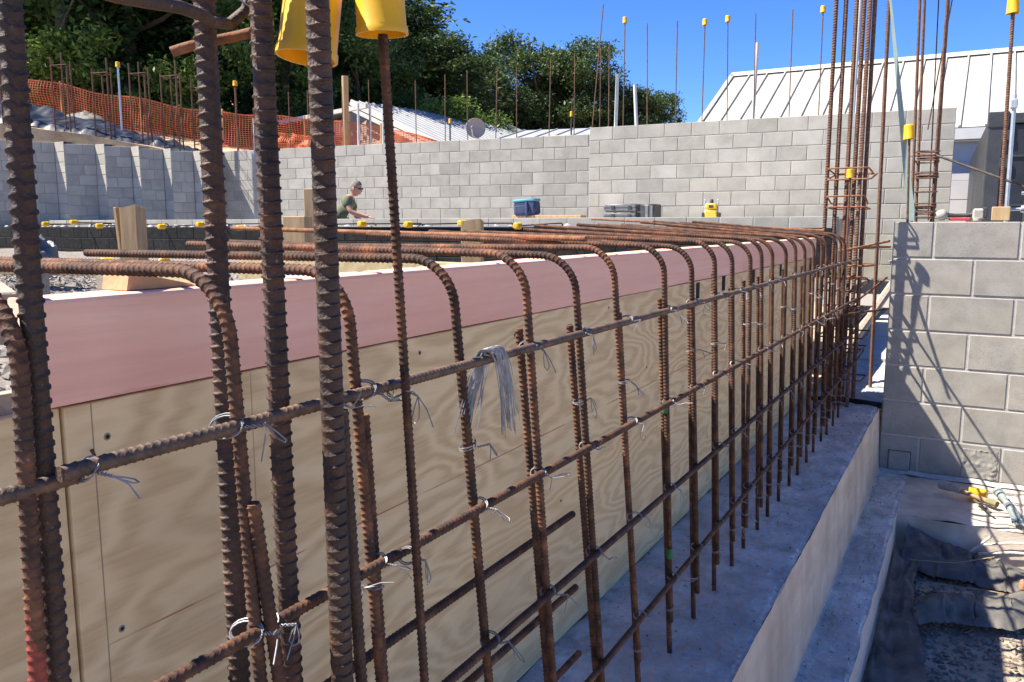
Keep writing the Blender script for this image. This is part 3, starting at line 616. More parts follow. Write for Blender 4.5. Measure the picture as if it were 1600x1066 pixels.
# green paint marks on two bars
for y0_, z_ in ((7, .615), (7, .26)):
    o = MB().lathe([(.0070, 0), (.0074, .004), (.0073, .02), (.0069, .026)], 12).obj('paint_mark', green_paint); o.location = (XV, ysh(y0_, z_) + .005, z_); o.rotation_euler = (lean(7), 0, 0)
    tag(o, ('upper' if z_ > .5 else 'lower') + ' green paint mark on a hooked bar of the mesh', 'paint mark')

# ------------------------------------------------------------------ far column cage
cb = [(-.571, 4.88, 0), (-.556, 5.02, -.5), (-.52, 5.58, -.8), (-.748, 4.93, 0), (-.70, 4.95, 0), (-.638, 4.89, 0), (-.602, 4.90, 0)]
CT = rebar_mesh('column_rebar', straight(4.0), .0108, .0140, rust_light, 12, h=.0019)
labs = ['nearest front thick bar of the far column cage', 'second thick bar of the far column cage, right of the front one', 'rightmost tall thick bar of the far column cage', 'leftmost tall thick bar of the far column cage', 'second tall thick bar from the left in the far column cage',
        'thick bar of the far column cage where the form ends', 'middle back thick bar of the far column cage']
for (x, y, ln), lab in zip(cb, labs): tag(link('column_rebar', CT, None, (x, y, -.02), (R(ln * -1), R(.0), x * 50)), lab, 'rebar', 'thick bars of the far column')
def loop_tie(name, x0, x1, y0, y1, z, r, m, lab, rot=0, dz=.03, open_=False, grp=None):
    c = .02; pts = []
    for cx, cy, a0 in ((x1 - c, y0 + c, -90), (x1 - c, y1 - c, 0), (x0 + c, y1 - c, 90), (x0 + c, y0 + c, 180)):
        for k in range(5): a = R(a0 + k * 22.5); pts.append(Vector((cx + c * math.cos(a), cy + c * math.sin(a), 0)))
    if not open_: pts.append(pts[0])
    mid = Vector(((x0 + x1) / 2, (y0 + y1) / 2, 0)); M = Matrix.Rotation(rot, 3, 'Z')
    pts = [mid + M @ (p - mid) + Vector((0, 0, z + dz * (p.y - y0) / (y1 - y0) * math.sin(z * 31))) for p in pts]
    return tag(MB().tube(pts, r, 7).obj(name, m, None, True), lab, 'rebar', grp)
zs = [1.33, 1.27, 1.18, 1.12, .80, .74, .66, .575, .52, .46, .40, .32, .24, .16]
for i, z in enumerate(zs):
    loop_tie('stirrup', -.735 + .012 * math.sin(i * 3), -.528 + .02 * math.sin(i * 2), 4.855 + .01 * math.sin(i), 5.30 if z < .9 else 5.10, z, .0048, rust_orange if z > .7 else rust, f'rusty stirrup round the far column cage, {ORD[i]} from the top', R(2 * math.sin(i * 4)), .04, grp='stirrups of the far column')
for i, (a, b_) in enumerate([((-.55, 4.85, .90), (-.40, 4.93, .905)), ((-.62, 4.7, .885), (-.41, 4.96, .935)), ((-.60, 4.6, .55), (-.40, 4.98, .56)), ((-.60, 4.9, .56), (-.42, 5.08, .73))]):
    tag(bar_between('cage_tie', a, b_, .006, rust_orange if i < 2 else rust, .009, 8), ['short bar running from the far cage into the block wall end', 'bright rusty bar leaning out of the far cage', 'dark lower bar from the far cage to the block wall', 'slanting brace bar inside the far cage'][i], 'rebar')
tag(bar_between('capped_rebar', (-.615, 4.86, -.02), (-.61, 4.80, 1.31), .006, rust_light, .0085, 8), 'slim capped bar inside the far column cage', 'rebar')
tag(link('safety_cap', CAP, None, (-.61, 4.80, 1.275), (R(3), R(-3), 0), (.78, .78, .75)), 'yellow cap inside the far column cage', 'rebar cap')
tag(bar_between('timber_prop', (-.80, 5.25, -.02), (-.40, 6.6, .78), .03, timber_grey, plain=True), 'grey slanting prop behind the far column cage', 'prop')
o = MB().tube([(-.46, 5.55, .80), (-.44, 5.56, .805), (-.43, 5.565, .76), (-.425, 5.57, .66)], [.005, .012, .016, .018], 8).obj('wire_bundle', wire, None, True); tag(o, 'grey wire bundle hanging from the far column cage', 'wire bundle')
tag(MB().tube([(-.80, 4.98, .005), (-.6, 5.03, .012), (-.40, 4.985, .008)], .018, 8).obj('black_hose', black_tar, None, True), 'black hose lying across the footing beyond the far cage', 'hose')

# ------------------------------------------------------------------ things on the right-hand wall
tag(bar_between('capped_rebar', (-.331, 5.09, .9), (-.357, 5.09, 1.545), .0062, rust_light, .0085, 10), 'slim capped bar standing up from the near block wall', 'rebar')
tag(link('safety_cap', CAP_BIG, None, (-.356, 5.09, 1.49), (0, R(-2.5), 0)), 'yellow cap on the bar standing in the near block wall', 'rebar cap')
A, B = Vector((-.318, 5.12, 1.046)), Vector((-.505, 5.12, 2.3)); d = (B - A).normalized(); s_ = Vector((.0, 0, 0)) + d.cross(Vector((0, 1, 0))) * .021
mb = MB(); n_ = Vector((0, .004, 0))
v = []
for j in range(9):
    t = j / 8; c_ = A.lerp(B, t); wv = s_ * (1.0 - .75 * t); v += [c_ - wv - n_, c_ + wv - n_, c_ + wv + n_, c_ - wv + n_]
f = [(i * 4 + k_, i * 4 + (k_ + 1) % 4, i * 4 + 4 + (k_ + 1) % 4, i * 4 + 4 + k_) for i in range(8) for k_ in range(4)] + [(3, 2, 1, 0), (32, 33, 34, 35)]
tag(mb.add(v, f).obj('green_strap', greenstrip), 'pale green strap rising slanted from the block wall top', 'strap')
# cage behind the wall
CG = MB().tube([(0, 0, 0), (0, 0, 3.2)], .0085, 8).mesh('cage_rebar', rust_light, True)
for x, y, ry, lab in ((-.318, 5.55, -1.5, 'front left upright of the thin cage behind the block wall'), (-.298, 5.63, -1.5, 'rear left upright of the thin cage behind the block wall'), (-.243, 5.55, .2, 'front right upright of the thin cage behind the block wall'), (-.232, 5.60, .0, 'rear right upright of the thin cage behind the block wall')):
    tag(link('cage_rebar', CG, None, (x + .0, y, -.02), (0, R(ry), 0)), lab, 'rebar', 'uprights of the thin cage')
for i, z in enumerate((1.45, 1.435, 1.42, 1.405, 1.33, 1.315, 1.30, 1.22, 1.15, 1.135, 1.10, 1.07)):
    loop_tie('stirrup', -.345 + .004 * (i % 3), -.222, 5.535, 5.645, z, .0042, rust_light, f'thin stirrup round the cage behind the block wall, {ORD[i]} from the top', R(3 * math.sin(i * 5)), .02, grp='stirrups of the thin cage')
tag(bar_between('brace_rod', (-.235, 5.52, 1.43), (.62, 5.35, 1.06), .007, mat('dark_rod', [(.05, .045, .04), (.14, .11, .09)], 40, .6, metal=.4), plain=True), 'thin dark rod slanting down from the cage to the right', 'rod')
for i, (a, b_) in enumerate([((-.30, 5.7, 2.9), (-.262, 5.7, 1.05)), ((-.19, 5.72, 2.6), (-.30, 5.72, 1.6))]):
    tag(bar_between('thin_rod', a, b_, .0035, rust, plain=True), ('upright' if i == 0 else 'slanting') + ' thin rod inside the cage behind the block wall', 'rod')
# bar standing in a timber block, right edge
tag(MB().box(.065, .150, 5.045, 5.125, 1.046, 1.118, .003).obj('timber_block', timber), 'square timber block on the block wall holding an upright bar', 'timber')
tag(bar_between('capped_rebar', (.104, 5.08, 1.1), (.088, 5.1, 2.15), .0095, rust_light, .012, 10), 'tall capped bar standing in the timber block at right', 'rebar')
tag(link('safety_cap', CAP_BIG, None, (.087, 5.1, 2.10), (0, R(-1), 0)), 'yellow cap at the top edge above the timber block', 'rebar cap')
# angle grinder lying on the wall
gr = thing('angle_grinder', 'dusty angle grinder with red body lying on the block wall', 'grinder', (-.085, 5.08, 1.046))
M = Matrix.Translation((-.085, -.01, .030)) @ Matrix.Rotation(R(75), 4, 'Y')
MB().lathe([(0, -.022), (.02, -.022), (.028, -.012), (.03, .006), (.026, .02), (.012, .03), (0, .03)], 16, M).obj('gear_head', tool_dust, gr, True)
MB().tube([(-.06, -.005, .030), (-.02, -.002, .027), (.03, 0, .028), (.07, 0, .034)], [.013, .011, .011, .014], 12).obj('barrel', case_black, gr, True)
MB().box(-.05, .055, -.018, .022, .0, .016, .005).obj('body', tool_red, gr)
MB().box(.062, .118, -.028, .03, .004, .064, .009).obj('motor_housing', tool_dust, gr)
MB().box(.104, .132, -.024, .026, .014, .070, .006).obj('end_cover', case_black, gr)
MB().lathe([(0, 0), (.020, 0), (.019, .012), (0, .014)], 14, Matrix.Translation((.085, -.02, 0))).obj('foot_knob', tool_dust, gr, True)
# galvanised scaffold tubes
tag(bar_between('scaffold_tube', (.152, 5.6, .2), (.140, 5.6, 1.76), .011, galv, plain=True), 'upright galvanised tube in front of the dark container', 'tube')
cl = thing('tube_coupler', 'galvanised coupler at the top of the upright tube', 'coupler', (.140, 5.6, 1.68)); MB().box(-.018, .018, -.02, .02, 0, .055, .006).obj('clamp', galv, cl); MB().tube([(0, 0, .055), (0, 0, .085)], .007, 8).obj('bolt', galv, cl, True)
for i, z in enumerate((1.115, 1.205)):
    tag(bar_between('scaffold_tube', (.16 if i == 0 else .215, 5.62, z), (1.2, 5.7, z - .02 + .01 * i), .010, galv, plain=True), ('lower' if i == 0 else 'upper') + ' level galvanised tube at the right edge above the wall', 'tube')
tag(MB().lathe([(0, -.018), (.02, -.018), (.022, 0), (.02, .018), (0, .018)], 12, Matrix.Translation((.235, 5.60, 1.115)) @ Matrix.Rotation(R(90), 4, 'Y')).obj('tube_coupler', galv, None, True), 'small galvanised coupler on the lower level tube', 'coupler')

# things on the cross ledge, lower right
hm = thing('claw_hammer', 'dirty hammer lying on the footing ledge below the block wall', 'hammer', (-.01, 4.70, -.362), (0, 0, R(-38)))
MB().tube([(-.075, 0, .03), (-.035, 0, .031), (.0, 0, .033), (.04, .0, .03)], [.026, .024, .02, .017], 10).obj('head', tool_dust, hm, True)
MB().tube([(.0, 0, .026), (.09, .01, .024), (.18, .012, .018)], [.013, .011, .012], 8).obj('handle', timber, hm, True)
MB().tube([(.18, .012, .018), (.235, .014, .016)], [.016, .017], 8).obj('grip', mat('olive_grip', [(.14, .12, .05), (.2, .17, .08)], 20, .7), hm, True)
tag(link('safety_cap', CAP_BIG, None, (.060, 4.70, -.345), (R(8), R(88), R(5))), 'yellow cap lying on the footing ledge beside the hammer', 'rebar cap')
br = thing('rag_roll', 'pale blue twisted rag lying on the footing ledge at right', 'rag', (.19, 4.78, -.36))
rp = [(0, 0, .02), (.015, -.09, .024), (.03, -.17, .022), (.045, -.26, .024), (.065, -.36, .02), (.075, -.42, .016)]
MB().tube(rp, [.024, .02, .013, .021, .022, .008], 10).obj('rag', mat('pale_blue_rag', [(.16, .20, .215), (.24, .28, .29)], 30, .9, .6, 90), br, True)
for i in range(7):
    MB().tube([(.065 + .006 * (i - 3), -.40, .018), (.078 + .009 * (i - 3), -.46 - .01 * (i % 3), .010)], .004, 6).obj('frayed_end', MATS['pale_blue_rag'], br, True)
tag(bar_between('short_rod', (.085, 4.60, -.35), (.155, 4.43, -.35), .006, mat('olive_rod', [(.06, .055, .03), (.1, .09, .05)], 20, .7), plain=True), 'short dark rod across the ledge edge by the hammer', 'rod')
for i, pts in enumerate([[(.115, 4.255, -.46), (.22, 4.258, -.43), (.40, 4.262, -.40)], [(.115, 4.252, -.50), (.24, 4.255, -.47), (.45, 4.26, -.45)]]):
    tag(MB().tube(pts, .006, 7).obj('bent_strap', conc_rim, None, True), ('upper' if i == 0 else 'lower') + ' curved pale strip against the ledge face at right', 'strip')
tag(bar_between('timber_batten', (.07, 4.23, -.50), (.16, 4.235, -.40), .006, conc_rim, plain=True), 'short slanting batten against the ledge face', 'batten')

# black polythene sheets
def sheet(name, rows, lab, seed, amp=.02, nu=40, nv=14, m=plastic, th=.0):
    """rows: list of polylines (same count) giving the sheet's run; smooth interpolation plus crumple"""
    Rr = np.array(rows, float); nr, nc, _ = Rr.shape
    def fn(u, v):
        a = v * (nr - 1); i = min(int(a), nr - 2); a -= i; b_ = u * (nc - 1); j = min(int(b_), nc - 2); b_ -= j
        sa, sb = a, b_ * b_ * (3 - 2 * b_)
        p = (Rr[i, j] * (1 - sb) + Rr[i, j + 1] * sb) * (1 - sa) + (Rr[i + 1, j] * (1 - sb) + Rr[i + 1, j + 1] * sb) * sa
        c1 = nz(u * 9, v * 3, seed); c2 = nz(u * 22, v * 7, seed + 7)
        return (p[0] + amp * .35 * nz(u * 7, v * 4, seed + 3), p[1] + amp * .35 * nz(u * 8, v * 4, seed + 11), p[2] + amp * (1 - abs(c1) * 2.4) * .6 * min(1, 6 * v * (1 - v) + .15) + amp * .8 * abs(c2) + amp * .5 * nz(u * 3.3, v * 2, seed + 20))
    return tag(MB().grid(fn, nu, nv).obj(name, m, None, True, 60), lab, 'plastic sheet')
g0 = -.535
sheet('polythene_sheet', [[(-.232, 4.15, -.50), (-.232, 3.8, -.51), (-.230, 3.45, -.51), (-.230, 3.1, -.52), (-.229, 2.7, -.52), (-.229, 2.2, -.52)],
                         [(-.17, 4.15, g0 + .0), (-.175, 3.8, g0 + .01), (-.17, 3.45, g0 + .015), (-.16, 3.1, g0 + .02), (-.15, 2.7, g0 + .015), (-.14, 2.2, g0 + .01)],
                         [(-.12, 4.1, g0 + .03), (-.13, 3.8, g0 + .02), (-.115, 3.45, g0 + .04), (-.06, 3.1, g0 + .05), (-.02, 2.75, g0 + .02), (.02, 2.2, g0 + .02)]], 'black plastic strip running along the foot of the stepped footing', 2, .022, 70, 16)
sheet('polythene_sheet', [[(-.12, 3.52, g0 + .06), (-.02, 3.62, g0 + .07), (.10, 3.66, g0 + .06), (.22, 3.74, g0 + .07), (.34, 3.92, g0 + .07)],
                         [(-.11, 3.42, g0 + .07), (-.01, 3.50, g0 + .08), (.10, 3.54, g0 + .07), (.22, 3.60, g0 + .08), (.36, 3.80, g0 + .07)],
                         [(-.09, 3.36, g0 + .03), (.0, 3.42, g0 + .03), (.10, 3.45, g0 + .03), (.23, 3.48, g0 + .03), (.38, 3.68, g0 + .03)]], 'grey dusty plastic strip crossing the rubble', 5, .02, 50, 12)
sheet('polythene_sheet', [[(-.19, 4.27, -.42), (-.05, 4.22, -.46), (.08, 4.18, -.48), (.2, 4.12, -.48), (.45, 4.02, -.48)],
                         [(-.20, 4.18, -.47), (-.04, 4.08, -.49), (.1, 4.05, -.47), (.22, 4.0, -.475), (.45, 3.93, -.48)],
                         [(-.20, 4.02, g0 + .01), (-.05, 3.92, g0 + .01), (.1, 3.93, g0), (.22, 3.92, g0), (.45, 3.86, g0)]], 'black plastic sheet slumped against the cross ledge', 9, .028, 46, 16)
for i, pts in enumerate([[(-.16, 3.95, g0 + .06), (.02, 3.98, g0 + .07), (.17, 4.06, g0 + .1)], [(-.05, 3.75, g0 + .05), (.12, 3.78, g0 + .05), (.3, 3.76, g0 + .06), (.4, 3.72, g0 + .06)]]):
    tag(MB().tube(pts, .0022, 6).obj('loose_twig', timber_h, None, True), ('thin pale twig in the dark hollow by the ledge', 'thin pale twig lying over the rubble at right')[i], 'twig')
for i, (x, y) in enumerate(((.31, 3.93), (.36, 3.98), (.28, 4.0))):
    o = MB().box(-.05, .05, -.03, .03, 0, .035, .008).obj('brick_piece', mat('broken_brick', [(.33, .11, .06), (.45, .19, .11)], 25, .95, .6, 90)); o.location = (x, y, g0 + .02); o.rotation_euler = (.3 * i, .2, i * 1.3)
    tag(o, ('broken orange brick nearest the camera at the right edge', 'broken orange brick in the middle of three at the right edge', 'broken orange brick leaning left at the right edge')[i], 'brick')

# ------------------------------------------------------------------ rear: starters, caps, tools, person
KB = rebar_mesh('bent_rebar', [(0, 0, -.3), (0, 0, -.045)] + arc((0, -.045, -.045), (0, 1, 0), (0, 0, 1), .045, 0, math.pi / 2, 6)[1:] + [(0, -1.25, .0)], .0085, .03, rust, 7)
capx = [(-13.95, 8.1, 1.026), (-13.37, 8.1, 1.045), (-12.59, 8.1, 1.07), (-11.89, 8.1, 1.016), (-10.42, 8.1, 1.006), (-9.64, 8.1, 1.034), (-8.88, 8.1, .99), (-7.46, 8.1, 1.033), (-6.65, 8.1, 1.04), (-5.94, 8.1, 1.032), (-5.22, 8.1, 1.046), (-4.51, 8.1, 1.017)]
for i, (x, y, z) in enumerate(capx):
    o = link('bent_rebar', KB, None, (x, 9.31, 1.05), (math.asin((1.05 - z) / 1.2), 0, R(2 * math.sin(i * 1.3)))); tag(o, f'bent starter bar leaving the black wall, {ORD[i]} from the left', 'rebar', 'bent bars of the black wall')
    M = o.rotation_euler.to_matrix(); e = Vector(o.location) + M @ Vector((0, -1.20, 0))
    c_ = link('safety_cap', CAP_FAR, None, e, (R(90) + o.rotation_euler.x, 0, o.rotation_euler.z)); c_.scale = (1.1, 1.1, 1.15)
    tag(c_, f'yellow cap on a bar leaving the black wall, {ORD[i]} from the left', 'rebar cap', 'caps along the black wall')
for i, (p, r_) in enumerate((((-5.2, 3.05, .80), (0, .2, 0)), ((-4.35, 3.0, .80), (1.5, .1, .4)), ((-3.3, 2.55, .83), (1.4, 0, .9)))):
    tag(link('safety_cap', CAP_FAR, None, p, r_), ('upright yellow cap lying on the gravel at left', 'toppled yellow cap on the gravel just right of the upright one', 'half hidden yellow cap behind the hooked bar legs')[i], 'rebar cap')
for i, p in enumerate(((-5.2, 3.05), (-4.35, 3.0), (-3.3, 2.55))):
    tag(stick('timber_block', (p[0], p[1], .45), (.12, .12, .35), timber_grey, 'x'), ('grey timber block under the upright yellow cap', 'grey timber block under the toppled yellow cap', 'grey timber block under the half hidden yellow cap')[i], 'timber')
# upright bars behind the rear walls
UB = MB().tube([(0, 0, -.1), (0, 0, 1)], .0085, 6).mesh('upright_rebar', rust_light, True)
rr = [(-5.256, 2.53, -5.10, 4.33), (-4.99, 2.52, -5.0, 3.77), (-4.76, 2.53, -4.76, 4.06), (-4.385, 2.52, -4.42, 3.99), (-3.96, 2.52, -3.97, 3.98), (-3.57, 2.52, -3.57, 3.91), (-3.21, 2.51, -3.25, 3.92), (-2.84, 2.5, -2.87, 3.96), (-2.365, 2.5, -2.38, 3.96), (-1.98, 2.49, -1.99, 3.91)]
for i, (x0, z0, x1, z1) in enumerate(rr):
    yy = 11.88 + (x0 + 4.884) * math.tan(R(3.27)); L = math.hypot(x1 - x0, z1 - z0)
    o = link('upright_rebar', UB, None, (x0, yy, z0 - .03), (0, math.atan2(x1 - x0, z1 - z0), 0), (1, 1, L)); tag(o, f'upright bar on the tall rear wall, {ORD[i]} from the left', 'rebar', 'upright bars on the tall rear wall')
    if i in (2, 5, 6, 9): tag(link('safety_cap', CAP_FAR, None, (x1, yy, z1 - .06)), f'yellow cap on the {ORD[i]} upright bar of the tall rear wall', 'rebar cap', 'caps on the tall rear wall bars')
for i, (a, b_) in enumerate([((-4.907, 11.95, 2.45), (-4.89, 11.95, 3.29)), ((-4.567, 11.95, 2.45), (-4.61, 11.95, 3.11)), ((-2.87, 12.05, 2.4), (-2.84, 12.05, 3.55)), ((-1.55, 12.1, 2.4), (-1.54, 12.1, 3.98))]):
    tag(bar_between('white_conduit', a, b_, .026, pvc, plain=True, seg=10), ['first white pipe upright behind the tall rear wall, from the left', 'second leaning white pipe behind the tall rear wall', 'white pipe upright before the left end of the white roof', 'tall white pipe behind the far column cage'][i], 'pipe')
# left rear wall bars
dvec = Vector((math.cos(ang), math.sin(ang)))
for i, (s0, z1, ln) in enumerate([(.2, 3.0, 0), (.62, 3.35, 0), (1.05, 3.42, 0), (1.5, 3.6, 0), (1.95, 3.6, 0), (2.75, 3.62, 0), (3.35, 3.7, 0), (3.75, 3.5, 0), (4.35, 3.62, 0), (4.95, 3.68, .01), (5.4, 3.72, 0), (5.95, 3.75, .03), (6.35, 3.7, 0), (6.95, 3.8, .02), (7.4, 3.85, 0), (7.85, 3.9, 0)]):
    q = Vector((-13.36, 11.96)) + dvec * s0; o = link('upright_rebar', UB, None, (q.x, q.y + .1, 2.5), (0, ln, 0), (1, 1, z1 - 2.5))
    tag(o, f'upright bar on the lower rear wall, {ORD[i]} from the left', 'rebar', 'upright bars on the lower rear wall')
for i, (s0, z1, r_, m_) in enumerate([(.55, 3.15, .018, pvc), (3.05, 3.3, .022, pvc), (3.6, 3.25, .022, pvc), (3.32, 3.28, .016, pvc)]):
    q = Vector((-13.36, 11.96)) + dvec * s0
    tag(bar_between('white_conduit', (q.x, q.y + .16, 2.4), (q.x + .01, q.y + .16, z1), r_, m_, plain=True, seg=8), f'thin white pipe behind the lower rear wall, {ORD[i]} of four', 'pipe', 'thin pipes behind the lower rear wall')
q = Vector((-13.36, 11.96)) + dvec * 6.55
for i, (s0) in enumerate((5.05, 7.35)):
    q = Vector((-13.36, 11.96)) + dvec * s0; tag(bar_between('marker_stake', (q.x, q.y + .1, 2.4), (q.x, q.y + .1, 2.86), .014, case_black, plain=True), ('left' if i == 0 else 'right') + ' short black stake with yellow top on the lower rear wall', 'stake')
    o = link('safety_cap', CAP_FAR, None, (q.x, q.y + .1, 2.83)); o.scale = (.7, .7, 1); tag(o, 'yellow top of the ' + ('left' if i == 0 else 'right') + ' short black stake', 'rebar cap')
# cool bag on a plank, cases, laser level
PZ = 1.097
tag(MB().box(-6.22, -5.06, 11.05, 11.25, PZ, PZ + .075, .006).obj('timber_plank', timber), 'thick timber plank lying at the foot of the rear wall', 'timber')
bg_ = thing('cool_bag', 'navy blue cool bag tilted on the timber plank', 'bag', (-6.0, 11.15, PZ + .077), (0, R(-4), R(4)))
MB().box(-.18, .18, -.12, .12, 0, .21, .03).obj('body', navy, bg_, True); MB().box(-.185, .185, -.125, .125, .2, .245, .015).obj('lid', teal, bg_, True)
MB().box(-.14, .06, -.145, -.118, .03, .15, .01).obj('pocket', navy, bg_, True); MB().tube([(.05, -.13, .2), (.07, -.17, .08), (.06, -.18, -.04)], .016, 8).obj('strap', navy, bg_, True)
for i in range(2):
    o = thing('tool_case', ('lower' if i == 0 else 'upper') + ' long dark grey case of the pair at the rear wall', 'case', (-4.46, 11.25, PZ + .002 + i * .118), (0, 0, R(2)))
    MB().box(-.27, .22, -.14, .14, 0, .112, .018).obj('shell', case_grey, o, True); MB().box(-.271, .221, -.142, .142, .05, .062).obj('seam', case_black, o)
    for k_ in (-.15, .1): MB().box(k_, k_ + .05, -.155, -.138, .03, .085, .004).obj('latch', case_black, o)
    MB().box(.222, .24, -.12, .12, .01, .10, .006).obj('end_plate', case_black, o)
o = thing('tool_case', 'smaller black case right beside the stacked cases', 'case', (-4.06, 11.25, PZ + .002), (0, 0, R(-6))); MB().box(-.11, .11, -.13, .13, 0, .222, .02).obj('shell', case_black, o, True); MB().box(-.02, .02, -.137, -.128, .02, .2).obj('rib', case_grey, o); MB().box(.06, .09, -.137, -.128, .02, .2).obj('rib', case_grey, o)
lv = thing('laser_level', 'yellow laser level standing at the foot of the rear wall', 'laser level', (-3.2, 11.3, PZ + .001), (0, 0, R(8)))
MB().box(-.085, .085, -.07, .07, .012, .14, .02).obj('base_housing', level_yellow, lv, True); MB().box(-.075, .075, -.065, .065, .142, .225, .018).obj('upper_housing', level_yellow, lv, True)
for sx in (-1, 1):
    MB().box(sx * .105 - .02, sx * .105 + .02, -.06, .06, 0, .10, .008).obj('rubber_foot', case_black, lv); MB().tube([(sx * .085, 0, .10), (sx * .088, 0, .27)], .010, 8).obj('handle_post', galv, lv, True)
MB().lathe([(0, .28), (.018, .28), (.025, .25), (.025, .225)], 12).obj('head', case_black, lv, True); MB().box(-.03, .03, -.072, -.064, .16, .20).obj('window', case_black, lv)
MB().tube([(-.088, 0, .268), (-.088, 0, .285)], .013, 8).obj('handle_knob', pvc, lv, True); MB().tube([(.088, 0, .268), (.088, 0, .285)], .013, 8).obj('handle_knob', pvc, lv, True)

# person, bending forward behind the low wall
def skinned(name, V, E, Rd, m, parent, sub=2, root=0):
    me = bpy.data.meshes.new(name); me.from_pydata(V, E, []); o = bpy.data.objects.new(name, me); COL.objects.link(o)
    o.modifiers.new('s', 'SKIN'); 
    sv = me.skin_vertices[0].data
    for i, r_ in enumerate(Rd): sv[i].radius = r_ if hasattr(r_, '__len__') else (r_, r_); sv[i].use_root = (i == root)
    o.modifiers.new('d', 'SUBSURF').levels = sub; o.modifiers['d'].render_levels = sub
    dg = bpy.context.evaluated_depsgraph_get(); ev = o.evaluated_get(dg); nm_ = bpy.data.meshes.new_from_object(ev); bpy.data.objects.remove(o)
    nm_.materials.clear(); nm_.materials.append(m); nm_.polygons.foreach_set('use_smooth', [True] * len(nm_.polygons))
    return link(name, nm_, parent)
ps = thing('person', 'man in olive shirt and dark glasses leaning forward behind the low wall', 'person', (-9.17, 10.39, .18), (0, 0, R(27)))
# local frame: +x is the way he leans (right in the photo)
pel = (-.02, 0, .84); 
V = [pel, (.10, 0, 1.02), (.20, 0, 1.17), (.255, 0, 1.27), (.30, 0, 1.335),
     (.215, -.18, 1.235), (.33, -.23, 1.05), (.53, -.20, .985), (.61, -.19, .975),
     (.215, .18, 1.235), (.30, .22, .98), (.45, .20, .86), (.52, .19, .82),
     (-.02, -.10, .78), (.06, -.11, .42), (-.03, -.11, .07), (.10, -.12, .03),
     (-.02, .10, .78), (.04, .12, .42), (-.06, .12, .07), (.07, .13, .03)]
Ed = [(0, 1), (1, 2), (2, 3), (3, 4), (3, 5), (5, 6), (6, 7), (7, 8), (3, 9), (9, 10), (10, 11), (11, 12), (0, 13), (13, 14), (14, 15), (15, 16), (0, 17), (17, 18), (18, 19), (19, 20)]
Rd = [(.14, .11), (.135, .10), (.15, .11), (.10, .08), .055, .058, .043, .036, .03, .058, .043, .036, .03, .085, .06, .042, .04, .085, .06, .042, .04]
body = skinned('body', V, Ed, Rd, skin, ps)
# shirt: the torso and short sleeves, a little larger
Vs = [pel, (.10, 0, 1.02), (.20, 0, 1.17), (.255, 0, 1.265), (.215, -.18, 1.235), (.285, -.21, 1.11), (.215, .18, 1.235), (.275, .21, 1.08)]
skinned('shirt', Vs, [(0, 1), (1, 2), (2, 3), (3, 4), (4, 5), (3, 6), (6, 7)], [(.165, .135), (.155, .125), (.165, .13), (.105, .09), .082, .075, .082, .075], shirt, ps)
skinned('trousers', [(-.02, 0, .86), (-.02, -.10, .76), (.06, -.11, .42), (-.03, -.11, .10), (-.02, .10, .76), (.04, .12, .42), (-.06, .12, .10)], [(0, 1), (1, 2), (2, 3), (0, 4), (4, 5), (5, 6)], [(.16, .14), .105, .08, .065, .105, .08, .065], trousers, ps)
# head with face features, facing +x and slightly down
def headfn(u, v):
    a = u * 2 * math.pi; e = -math.pi / 2 + v * math.pi; ce, se = math.cos(e), math.sin(e); x, y, z = ce * math.cos(a), ce * math.sin(a), se
    X = x * .098; Y = y * .076; Z = z * .125
    if z < 0: X *= 1 - .10 * (-z) + (.10 * max(0, x)); Y *= 1 + .30 * z
    if x > .5: X += .022 * math.exp(-((y * 5) ** 2)) * math.exp(-(((z + .12) * 5) ** 2)) - .006 * math.exp(-(((z - .12) * 6) ** 2)) + .006 * math.exp(-(((z + .48) * 8) ** 2)) * math.exp(-((y * 3) ** 2))
    return (X, Y, Z)
hd_rot = (0, R(14), R(-14)); hd = MB().grid(headfn, 36, 24).obj('head', skin, ps, True, 80); hd.location = (.355, 0, 1.435); hd.rotation_euler = hd_rot
def hairfn(u, v):
    a = u * 2 * math.pi; cx = math.cos(a); e0 = -.35 + .95 * max(0, min(1, (cx + .35) / .9)); e = e0 + v * (math.pi / 2 - e0); ce, se = math.cos(e), math.sin(e); x, y, z = ce * cx, ce * math.sin(a), se
    k_ = 1.05 + .05 * nz(x * 9, y * 9, z * 9) + .10 * max(0, z) ** 2 * (x + .7) * .6
    return (x * .098 * k_, y * .077 * k_, z * .125 * k_)
h_ = MB().grid(hairfn, 40, 12).obj('hair', hair, hd, True, 80)
for sy in (-1, 1):
    MB().grid(lambda u, v: (-.008 + .02 * math.sin(v * math.pi) * math.cos(u * 6.28), sy * (.075 + .012 * math.sin(v * math.pi)), -.01 + .032 * math.cos(v * math.pi) + .006 * math.sin(u * 6.28)), 10, 8).obj('ear', skin, hd, True, 80)
    MB().box(.078, .102, sy * .034 - .026, sy * .034 + .026, .004, .034, .006).obj('sunglass_lens', glasses, hd); MB().box(-.005, .09, sy * .0795 - .003, sy * .0795 + .003, .018, .03).obj('sunglass_arm', glasses, hd)
MB().box(.092, .100, -.03, .03, -.067, -.060, .002).obj('mouth', mat('lip', [(.36, .13, .1), (.4, .16, .12)], 20, .5), hd)
